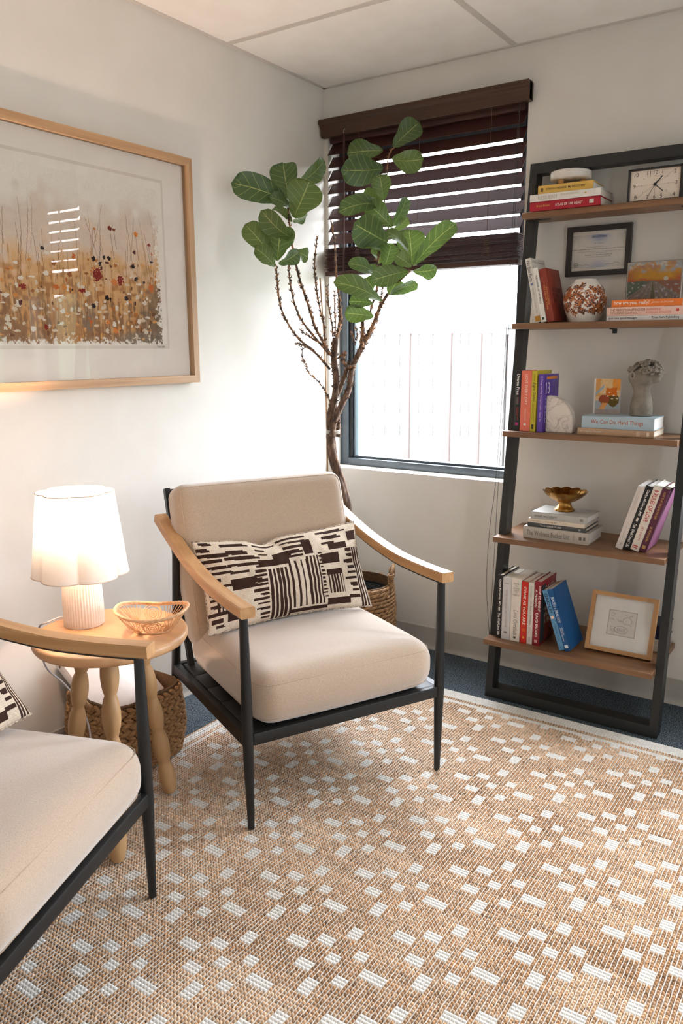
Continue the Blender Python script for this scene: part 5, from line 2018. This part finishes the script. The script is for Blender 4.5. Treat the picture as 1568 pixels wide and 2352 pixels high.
# ---- bottom shelf
GR5 = 'books on the bottom shelf'
z = SH[4][0]
y5 = -.322
book('black book with white lettering by the post, bottom shelf', .0205, .250, .158, (40, 37, 36), upright(1.0160, y5, z),
     [('Gladys McGarey, MD', .06, .48, .28, .74, (240, 236, 230), B_), ('The Well-Lived Life', .60, .95, .28, .74, (240, 236, 230), B_)], GR5, marks=[(.50, .56, .36, .64, (226, 220, 212))])
book('pale grey hardcover beside the black book, bottom shelf', .0340, .245, .158, (208, 206, 204), upright(1.0372, y5, z),
     [('MAYBE YOU SHOULD TALK TO SOMEONE', .20, .80, .40, .60, (140, 136, 132), K)], GR5, marks=[(.87, .90, .3, .7, (130, 126, 122)), (.09, .10, .25, .75, (150, 146, 142))])
bb = book('cream paperback between the grey hardcover and the red book, bottom shelf', .0385, .246, .155, (228, 218, 206), upright(1.0720, y5, z),
          [('Lori Gottlieb', .50, .90, .34, .74, (110, 102, 94), {'shear': .2})], GR5, True, marks=[(.925, .955, .38, .62, (60, 54, 50))])
for k, (s_, w_) in enumerate((('MAYBE', .020), ('YOU', .010), ('SHOULD', .024), ('TALK', .022), ('TO', .006), ('SOMEONE', .026))):
    lettering(s_, ink((104, 98, 92)), bb, basis((.0193, -.0012, .226 - .0088 * k), (1, 0, 0), (0, 0, 1)), w=w_, h=.0060, align='C')
book('bright red paperback, bottom shelf', .0255, .240, .150, (204, 42, 26), upright(1.1125, y5, z),
     [('COME AS YOU ARE', .08, .70, .30, .72, (246, 226, 206), B_), ('EMILY NAGOSKI, PH.D', .76, .82, .20, .80, (236, 140, 40), K)], GR5, True, marks=[(.89, .925, .40, .64, (240, 170, 40))])
book('slim white book between the red and the dark red book, bottom shelf', .0215, .240, .150, (218, 210, 200), upright(1.1390, y5, z),
     [('KOTTLER', .06, .24, .36, .60, (150, 142, 134), K), ('On Being a Therapist', .30, .68, .30, .70, (86, 80, 74), K), ('FIFTH\nEDITION', .72, .82, .30, .66, (150, 142, 134), K), ('OXFORD', .88, .96, .38, .62, (96, 90, 84), K)], GR5, True)
book('dark red hardcover with white lettering, bottom shelf', .0265, .248, .158, (138, 28, 40), upright(1.1616, y5, z),
     [('HOW TO KNOW', .07, .46, .62, .94, (244, 236, 228), B_), ('A PERSON', .13, .40, .16, .44, (244, 236, 228), B_), ('DAVID BROOKS', .49, .86, .34, .70, (244, 236, 228), B_)], GR5,
     side=[('DAVID', .26, .86, .80, .90, (222, 206, 190), B_), ('HOW TO\nKNOW\nA PERSON', .26, .90, .30, .58, (222, 206, 190), B_)],
     side_blocks=[(.02, .30, .04, .94, (52, 56, 58)), (.30, .62, .05, .62, (150, 52, 36))], marks=[(.91, .95, .3, .7, (220, 170, 170))])
book('light blue paperback leaning left, bottom shelf', .0195, .229, .140, (92, 148, 190), upright(1.2665, y5, z, -19.3),
     [('GROUP', .05, .38, .22, .82, (24, 38, 60), B_), ('CHRISTIE TATE', .56, .84, .36, .68, (40, 64, 96), K)], GR5, True, marks=[(.43, .475, .2, .8, (236, 206, 190))])
book('deep blue book leaning on the light blue one, bottom shelf', .0215, .236, .146, (22, 86, 144), upright(1.2873, y5, z, -19.3),
     [('PEACE is a PRACTICE', .12, .54, .26, .76, (226, 236, 240), {'shear': .2}), ('MORGAN\nHARPER NICHOLS', .62, .84, .24, .76, (220, 230, 236), K)], GR5, True, marks=[(.90, .95, .2, .8, (220, 228, 234))])

# ---- framed sketch
zf = SH[4][0]
fr_ = bpy.data.objects.new('framed_sketch', None)
COL.objects.link(fr_)
tag(fr_, 'square oak-framed ink sketch in a wide white mat, leaning on the bottom shelf', 'picture frame')
fr_.location = (1.4555, -.248, zf + .0035)
fr_.rotation_euler = (math.radians(-19), 0, math.radians(.7))
FW, FH, FB = .234, .217, .0145
M_FOAK = wood('sketch_frame_oak', (200, 154, 104), (176, 130, 82), 'x', fine=50, long=4, rough=.5)
M_FOAKV = wood('sketch_frame_oak_upright', (200, 154, 104), (176, 130, 82), 'z', fine=50, long=4, rough=.5)


def mitred(w, h, b, y0, y1, m1, m2, parent, nm='frame_bar', x0=None, z0=0.0):
    """four mitred bars in the local xz plane, x centred"""
    x0 = -w / 2 if x0 is None else x0
    A = [(x0, z0), (x0 + w, z0), (x0 + w, z0 + h), (x0, z0 + h)]
    Bq = [(x0 + b, z0 + b), (x0 + w - b, z0 + b), (x0 + w - b, z0 + h - b), (x0 + b, z0 + h - b)]
    for k in range(4):
        k2 = (k + 1) % 4
        poly = [A[k], A[k2], Bq[k2], Bq[k]]
        MB().add(prism(poly, y0, y1, 'y')).build(nm, m1 if k % 2 == 0 else m2, parent, False)


mitred(FW, FH, FB, -.012, .010, M_FOAK, M_FOAKV, fr_)
MB().add(box(-FW / 2 + .004, FW / 2 - .004, .000, .008, .004, FH - .004)).build('mat_board', mat('white_mat_board', (252, 248, 242), (248, 243, 236), scale=20, rough=.8), fr_, False)
mitred(.100, .092, .0026, -.0012, .0005, mat('mat_bevel', (206, 198, 188), (200, 192, 182), rough=.8), MATS['mat_bevel'], fr_, 'window_bevel', -.050, .064)
MB().add(box(-.0475, .0475, -.0004, .0004, .0665, .1535)).build('drawing_paper', mat('drawing_paper', (240, 234, 226), (235, 228, 219), scale=30, rough=.85), fr_, False)
g = random.Random(9)
M_PEN = ink((66, 60, 56))


def scrib(pts, r=.00035, nm='ink_line'):
    MB().add(tube([(a * 1.3, -.0007, .110 + (b - .110) * 1.3) for a, b in pts], r, 4)).build(nm, M_PEN, fr_)


for x0, z0, n_, w_ in ((-.030, .135, 5, .014), (.006, .133, 9, .024), (-.031, .119, 6, .012), (-.012, .118, 7, .014), (-.030, .128, 4, .010)):
    scrib(smooth_path([Vector((x0 + w_ * k / n_, 0, z0 + g.uniform(-.0022, .0028))) for k in range(n_)], 3) and [(p.x, p.z) for p in smooth_path([Vector((x0 + w_ * k / n_, 0, z0 + g.uniform(-.0022, .0028))) for k in range(n_)], 3)])
scrib([(.014 + .012 * math.cos(w), .118 + .011 * math.sin(w)) for w in np.linspace(-.6, 3.9, 24)])
scrib([(.006, .108), (.010, .112), (.014, .109), (.020, .110), (.027, .107)])
scrib([(-.006 + .018 * math.cos(w) + .006, .092 + .010 * math.sin(w)) for w in np.linspace(0, 6.28, 30)])
scrib([(-.028, .086), (-.028, .098), (-.017, .098), (-.017, .086), (-.028, .086)])
scrib([(-.026, .089), (-.024, .095), (-.022, .089), (-.020, .095), (-.019, .089)])
for k in range(4):
    scrib([(-.010 + .006 * k, .087), (-.010 + .006 * k, .097), (-.006 + .006 * k, .096), (-.009 + .006 * k, .092), (-.006 + .006 * k, .087)])
v_ = [(-FW / 2 + .012, -.006, .012), (FW / 2 - .012, -.006, .012), (FW / 2 - .012, -.006, FH - .012), (-FW / 2 + .012, -.006, FH - .012)]
mesh_obj('glazing', v_, [(0, 1, 2, 3)], glass_mat('picture_glass'), fr_, False)

# books half hidden behind the sketch
GR6 = 'books half hidden behind the framed sketch'
book('cream book lying behind the framed sketch, lower of two', .024, .205, .120, (198, 184, 166), lying(1.592, -.140, zf), [], GR6)
book('cream book lying behind the framed sketch, upper of two', .022, .200, .118, (206, 192, 172), lying(1.590, -.139, zf + .0242), [], GR6, True)
book('dark navy book with pale page edges lying on top behind the framed sketch', .052, .240, .118, (34, 28, 48), lying(1.594, -.138, zf + .0464), [], GR6, pages=M_PAGES)
# ================================================================== large framed print on the left wall
M_POAK = wood('print_frame_oak_y', (190, 153, 114), (162, 125, 88), 'y', fine=70, long=3, rough=.5)
M_POAKV = wood('print_frame_oak_z', (190, 153, 114), (162, 125, 88), 'z', fine=70, long=3, rough=.5)
PY1, PY0, PZ0, PZ1 = -.866, -1.966, 1.217, 1.998
pt = thing('framed_print', 'large oak-framed print of a loose orange wildflower meadow on the left wall', 'picture', (.001, (PY0 + PY1) / 2, PZ0))
PWd, PHt, PB = PY1 - PY0, PZ1 - PZ0, .026
# frame bars in the local yz plane (picture faces +x)
A = [(-PWd / 2, 0), (PWd / 2, 0), (PWd / 2, PHt), (-PWd / 2, PHt)]
Bq = [(-PWd / 2 + PB, PB), (PWd / 2 - PB, PB), (PWd / 2 - PB, PHt - PB), (-PWd / 2 + PB, PHt - PB)]
for k in range(4):
    k2 = (k + 1) % 4
    MB().add(prism([A[k], A[k2], Bq[k2], Bq[k]], 0, .034, 'x')).build('frame_bar', M_POAK if k % 2 == 0 else M_POAKV, pt, False)
MB().add(box(.002, .008, -PWd / 2 + .01, PWd / 2 - .01, .01, PHt - .01)).build('mount_board', mat('print_mount', (253, 241, 228), (250, 237, 223), scale=8, rough=.85), pt, False)
# deckle-edged sheet floating on the mount
g = random.Random(12)
yl, yr_, zl, zr_ = PY0 + .115 - pt.location.y, -.990 - pt.location.y, 1.340 - PZ0, 1.908 - PZ0
MB().add(box(.008, .0098, yl, yr_, zl, zr_)).build('sheet_shadow_line', mat('sheet_shadow_line', (238, 224, 208), (233, 218, 202), scale=20, rough=.9), pt, False)  # darker rim: the shadow line around the sheet, put into the colour
MB().add(box(.0098, .0112, yl + .010, yr_ - .010, zl + .010, zr_ - .010)).build('sheet', mat('sheet_paper', (252, 240, 226), (248, 235, 220), scale=20, rough=.9), pt, False)


def meadow(nx=400, ny=246):
    C = lambda c: np.array(lin(c))
    g = np.random.default_rng(17)
    Y, X = np.mgrid[0:ny, 0:nx]
    u, v = X / nx, Y / ny
    n = {k: value_noise(ny, nx, k, k) for k in (60, 30, 14, 7, 4, 2)}
    wide = (n[60] - .5) * .5 + (n[30] - .5) * .3
    img = np.zeros((ny, nx, 3))
    # pale sky wash
    a = np.clip(v / .55 + wide, 0, 1)[..., None]
    img[:] = C((226, 206, 188)) * (1 - a) + C((238, 214, 190)) * a
    img *= 1 + (n[14][..., None] - .5) * .08 + (n[4][..., None] - .5) * .05

    def over(mask, col):
        nonlocal img
        m = np.clip(mask, 0, 1)[..., None]
        img = img * (1 - m) + C(col) * m
    # meadow body: vertical streaky ochres
    g2 = np.random.default_rng(3)
    st = value_noise(ny // 12 + 2, nx, 3, 9)
    streak = np.repeat(st, 12, 0)[:ny]
    soft = (v - .40 + (n[14] - .5) * .22 + (n[30] - .5) * .2) / .18
    over(soft * .95, (232, 186, 132))
    over((v - .52 + (n[7] - .5) * .3 + (streak - .5) * .18) / .15 * .8, (222, 166, 106))
    over(np.clip((n[14] - .52) * 6, 0, 1) * np.clip((v - .45) * 6, 0, 1) * .75, (226, 184, 132))
    over(np.clip((n[7] - .58) * 6, 0, 1) * np.clip((v - .50) * 6, 0, 1) * .7, (178, 116, 62))
    over(np.clip((v - .66 + (streak - .5) * .5 + (n[7] - .5) * .4) / .22, 0, 1) * .55, (176, 130, 88))
    over(np.clip((v - .82 + (streak - .5) * .55 + (n[4] - .5) * .3) / .10, 0, 1) * .62, (134, 98, 72))
    over(np.clip((n[30] - .55) * 5, 0, 1) * np.clip((v - .7) * 5, 0, 1) * .6, (140, 134, 120))
    over(np.clip((u - .86 + (n[7] - .5) * .12) / .08, 0, 1) * np.clip((v - .52 + (n[14] - .5) * .2) / .2, 0, 1) * .7, (122, 104, 84))
    over(np.clip((np.abs(u - .50 + (n[14] - .5) * .1) < .06), 0, 1) * np.clip((v - .62) * 5, 0, 1) * .45, (222, 160, 96))
    # grass stems
    for _ in range(120):
        x = g.uniform(0, nx)
        y0, L = g.uniform(.45, .95) * ny, g.uniform(.10, .42) * ny
        sl = g.normal(0, .12)
        col = C([(150, 104, 66), (190, 136, 82), (230, 206, 172), (120, 84, 58)][g.integers(4)])
        for k in range(int(L)):
            yy, xx = int(y0 - k), int(x + sl * k + 2.5 * math.sin(k / 30))
            if 0 <= yy < ny and 0 <= xx < nx:
                img[yy, xx] = img[yy, xx] * .35 + col * .65

    def dab(cx, cy, rx, ry, col, rough=.35):
        rx, ry = max(rx, 1.2), max(ry, 1.1)
        x0, x1, y0, y1 = int(cx - rx * 2), int(cx + rx * 2) + 1, int(cy - ry * 2), int(cy + ry * 2) + 1
        for yy in range(max(0, y0), min(ny, y1)):
            for xx in range(max(0, x0), min(nx, x1)):
                q = ((xx - cx) / rx) ** 2 + ((yy - cy) / ry) ** 2
                if q < 1 + (n[2][yy, xx] - .5) * 2 * rough * 2:
                    img[yy, xx] = C(col)
    spots = [(230, 60, .80, 3), (0, 0, 0, 0)]
    for _ in range(150):        # cream flowers
        dab(g.uniform(0, nx), ny * (g.beta(2.2, 1.6) * .5 + .46), g.uniform(1.5, 6), g.uniform(1.3, 4), [(238, 222, 198), (232, 210, 180), (244, 232, 214)][g.integers(3)])
    for _ in range(120):        # ochre and brown flecks
        dab(g.uniform(0, nx), ny * g.uniform(.48, .97), g.uniform(1, 4.5), g.uniform(1, 4), [(196, 122, 58), (226, 150, 74), (166, 104, 60), (128, 84, 56), (232, 172, 106)][g.integers(5)])
    for _ in range(22):         # dark seed heads
        dab(g.uniform(0, nx), ny * g.uniform(.40, .86), g.uniform(1.6, 4.0), g.uniform(1.5, 3.6), [(48, 40, 42), (62, 52, 52), (86, 40, 34)][g.integers(3)])
    for _ in range(16):         # orange and brick blossoms
        dab(g.uniform(0, nx), ny * g.uniform(.42, .92), g.uniform(3, 7), g.uniform(3, 6), [(228, 138, 70), (214, 116, 56), (150, 46, 34)][g.integers(3)])
    # singled-out flowers that stand above the meadow near the right end
    for fx, fy, col, r_, L in ((.735, .285, (120, 44, 32), 5, 46), (.755, .290, (150, 80, 40), 4, 30), (.868, .300, (234, 140, 60), 6, 40), (.94, .355, (150, 66, 44), 3.4, 20), (.955, .41, (224, 132, 70), 3, 12), (.655, .30, (224, 140, 80), 3, 20)):
        dab(fx * nx, fy * ny, r_, r_ * .62, col)
        for k in range(L):
            yy, xx = int(fy * ny + k), int(fx * nx + k * .12)
            if yy < ny and xx < nx:
                img[yy, xx] = img[yy, xx] * .3 + C((128, 84, 56)) * .7
    for fx, fy, rx, ry in ((.655, .575, 9, 10), (.775, .60, 6, 7)):
        dab(fx * nx, fy * ny, rx, ry, (142, 36, 30), .6)
    for fx, fy in ((.70, .71), (.80, .71), (.845, .50), (.72, .47), (.675, .51), (.645, .48), (.86, .58)):
        dab(fx * nx, fy * ny, 4, 3.6, (52, 40, 40), .5)
    # ragged painted edge fading to paper
    ed = np.minimum(np.minimum(u, 1 - u) * nx / 5, np.minimum((1 - v) * ny / 4, v * ny / 9))
    rag = np.clip(ed + (n[4] - .5) * 3.2 + (n[2] - .5) * 3.0 - .6, 0, 1)[..., None]
    up = np.clip((v - .10 + (n[14] - .5) * .18) / .16, 0, 1)[..., None]
    rag = rag * (up * .9 + .1)
    return img * rag + C((250, 238, 223)) * (1 - rag)


iw, ih = (yr_ - .030) - (yl + .030), 1.872 - 1.355
color_grid('painted_meadow', meadow(), vcol_mat('meadow_print', rough=.8, noise=.03), pt, basis((.0116, yl + .030, 1.355 - PZ0), (0, 1, 0), (0, 0, 1)), iw, ih)
lettering('Tosca Lane', ink((70, 58, 50)), pt, basis((.0117, yr_ - .062, 1.3405 - PZ0 - .0005 + .0035), (0, 1, 0), (0, 0, 1)), w=.036, h=.009, shear=.25, name='signature')
v_ = [(.0225, -PWd / 2 + .02, .02), (.0225, PWd / 2 - .02, .02), (.0225, PWd / 2 - .02, PHt - .02), (.0225, -PWd / 2 + .02, PHt - .02)]
mesh_obj('glazing', v_, [(0, 1, 2, 3)], glass_mat('picture_glass'), pt, False)

# ================================================================== licence certificate on the back wall
ce = thing('framed_certificate', 'printed state licence in a narrow black frame on the wall behind the second shelf', 'certificate', (1.2305, -.0015, 1.597))
EW, EH, EB = .234, .176, .0185
M_CF = mat('certificate_frame', (36, 27, 26), (28, 21, 20), scale=60, rough=.4)
_x0 = -EW / 2
A = [(_x0, 0), (_x0 + EW, 0), (_x0 + EW, EH), (_x0, EH)]
Bq = [(_x0 + EB, EB), (_x0 + EW - EB, EB), (_x0 + EW - EB, EH - EB), (_x0 + EB, EH - EB)]
for k in range(4):
    k2 = (k + 1) % 4
    MB().add(prism([A[k], A[k2], Bq[k2], Bq[k]], -.019, 0, 'y')).build('frame_bar', M_CF, ce, False)
MB().add(box(_x0 + .01, -_x0 - .01, -.007, -.004, .01, EH - .01)).build('backing_sheet', mat('certificate_margin', (246, 238, 228), (242, 233, 222), rough=.8), ce, False)


def licence(nx=90, ny=58):
    C = lambda c: np.array(lin(c))
    Y, X = np.mgrid[0:ny, 0:nx]
    u, v = X / nx, Y / ny
    n4 = value_noise(ny, nx, 5, 3)
    img = np.zeros((ny, nx, 3))
    img[:] = C((234, 228, 220))
    def over(m, c):
        nonlocal img
        m = np.clip(m, 0, 1)[..., None]
        img = img * (1 - m) + C(c) * m
    over(np.exp(-((u - .5) / .16) ** 2 - (v / .22) ** 2) * .9, (160, 176, 208))
    over(np.exp(-((u - .5) / .17) ** 2 - ((1 - v) / .2) ** 2) * .8, (178, 184, 208))
    over(np.clip(np.abs(u - .5) * 2 - .55, 0, 1) * np.clip(1 - v * 3, 0, 1) * 1.4, (172, 172, 162))
    over(np.clip(np.abs(u - .5) * 2 - .5, 0, 1) * np.clip(v * 3 - 2, 0, 1) * 1.2, (176, 176, 164))
    return img * (1 + (n4[..., None] - .5) * .06)


lw, lh = EW - 2 * EB - .003, .1160
lx, lz = -lw / 2, .0295
color_grid('licence_paper', licence(), vcol_mat('licence_print', rough=.7, noise=.02), ce, basis((lx, -.0075, lz), (1, 0, 0), (0, 0, 1)), lw, lh)
LB, LK, LR = ink((40, 52, 110)), ink((92, 84, 78)), ink((196, 104, 92))
for s_, x_, z_, w_, h_, m_i, kw in (
        ('State of Tennessee', 0, .955, .050, .0046, LB, {'bold': .015}), ('Department of Health', 0, .915, .056, .0046, LB, {'bold': .015}),
        ('This Certifies that', 0, .735, .034, .0030, LK, {}), ('whose credentials have been approved by the', 0, .625, .088, .0030, LK, {}),
        ('BOARD OF PROFESSIONAL COUNSELORS AND MARITAL & FAMILY THERAPISTS', 0, .56, .190, .0038, LK, {}),
        ('has fulfilled all requirements for licensure and registration as required by the Tennessee Code', 0, .485, .160, .0030, LK, {}), ('Annotated and is a duly authorized', 0, .445, .062, .0030, LK, {}),
        ('LICENSED PROFESSIONAL COUNSELOR', 0, .385, .098, .0040, LK, {}), ('in the State of Tennessee through', 0, .325, .086, .0034, LK, {})):
    lettering(s_, m_i, ce, basis((x_, -.0079, lz + lh * z_), (1, 0, 0), (0, 0, 1)), w=w_, h=h_, align='C', **kw)
for k, (x_, z_, w_) in enumerate(((-.062, .09, .060), (.052, .10, .052))):
    gq = random.Random(k + 3)
    MB().add(tube([(p.x, -.0079, p.z) for p in smooth_path([Vector((x_ - w_ / 2 + w_ * i / 9, 0, lz + lh * z_ + gq.uniform(-.003, .004))) for i in range(10)], 3)], .0004, 4)).build('signature_stroke', ink((50, 46, 44)), ce)
for r_ in (.0085, .0066, .003):
    MB().add(tube([(-.081 + r_ * math.cos(w), -.0079, lz + .0115 + r_ * math.sin(w)) for w in np.linspace(0, 2 * PI, 25)[:-1]], .0004, 4, True)).build('seal_ring', ink((118, 112, 104)), ce)
v_ = [(_x0 + .014, -.012, .014), (-_x0 - .014, -.012, .014), (-_x0 - .014, -.012, EH - .014), (_x0 + .014, -.012, EH - .014)]
mesh_obj('glazing', v_, [(0, 1, 2, 3)], glass_mat('picture_glass'), ce, False)
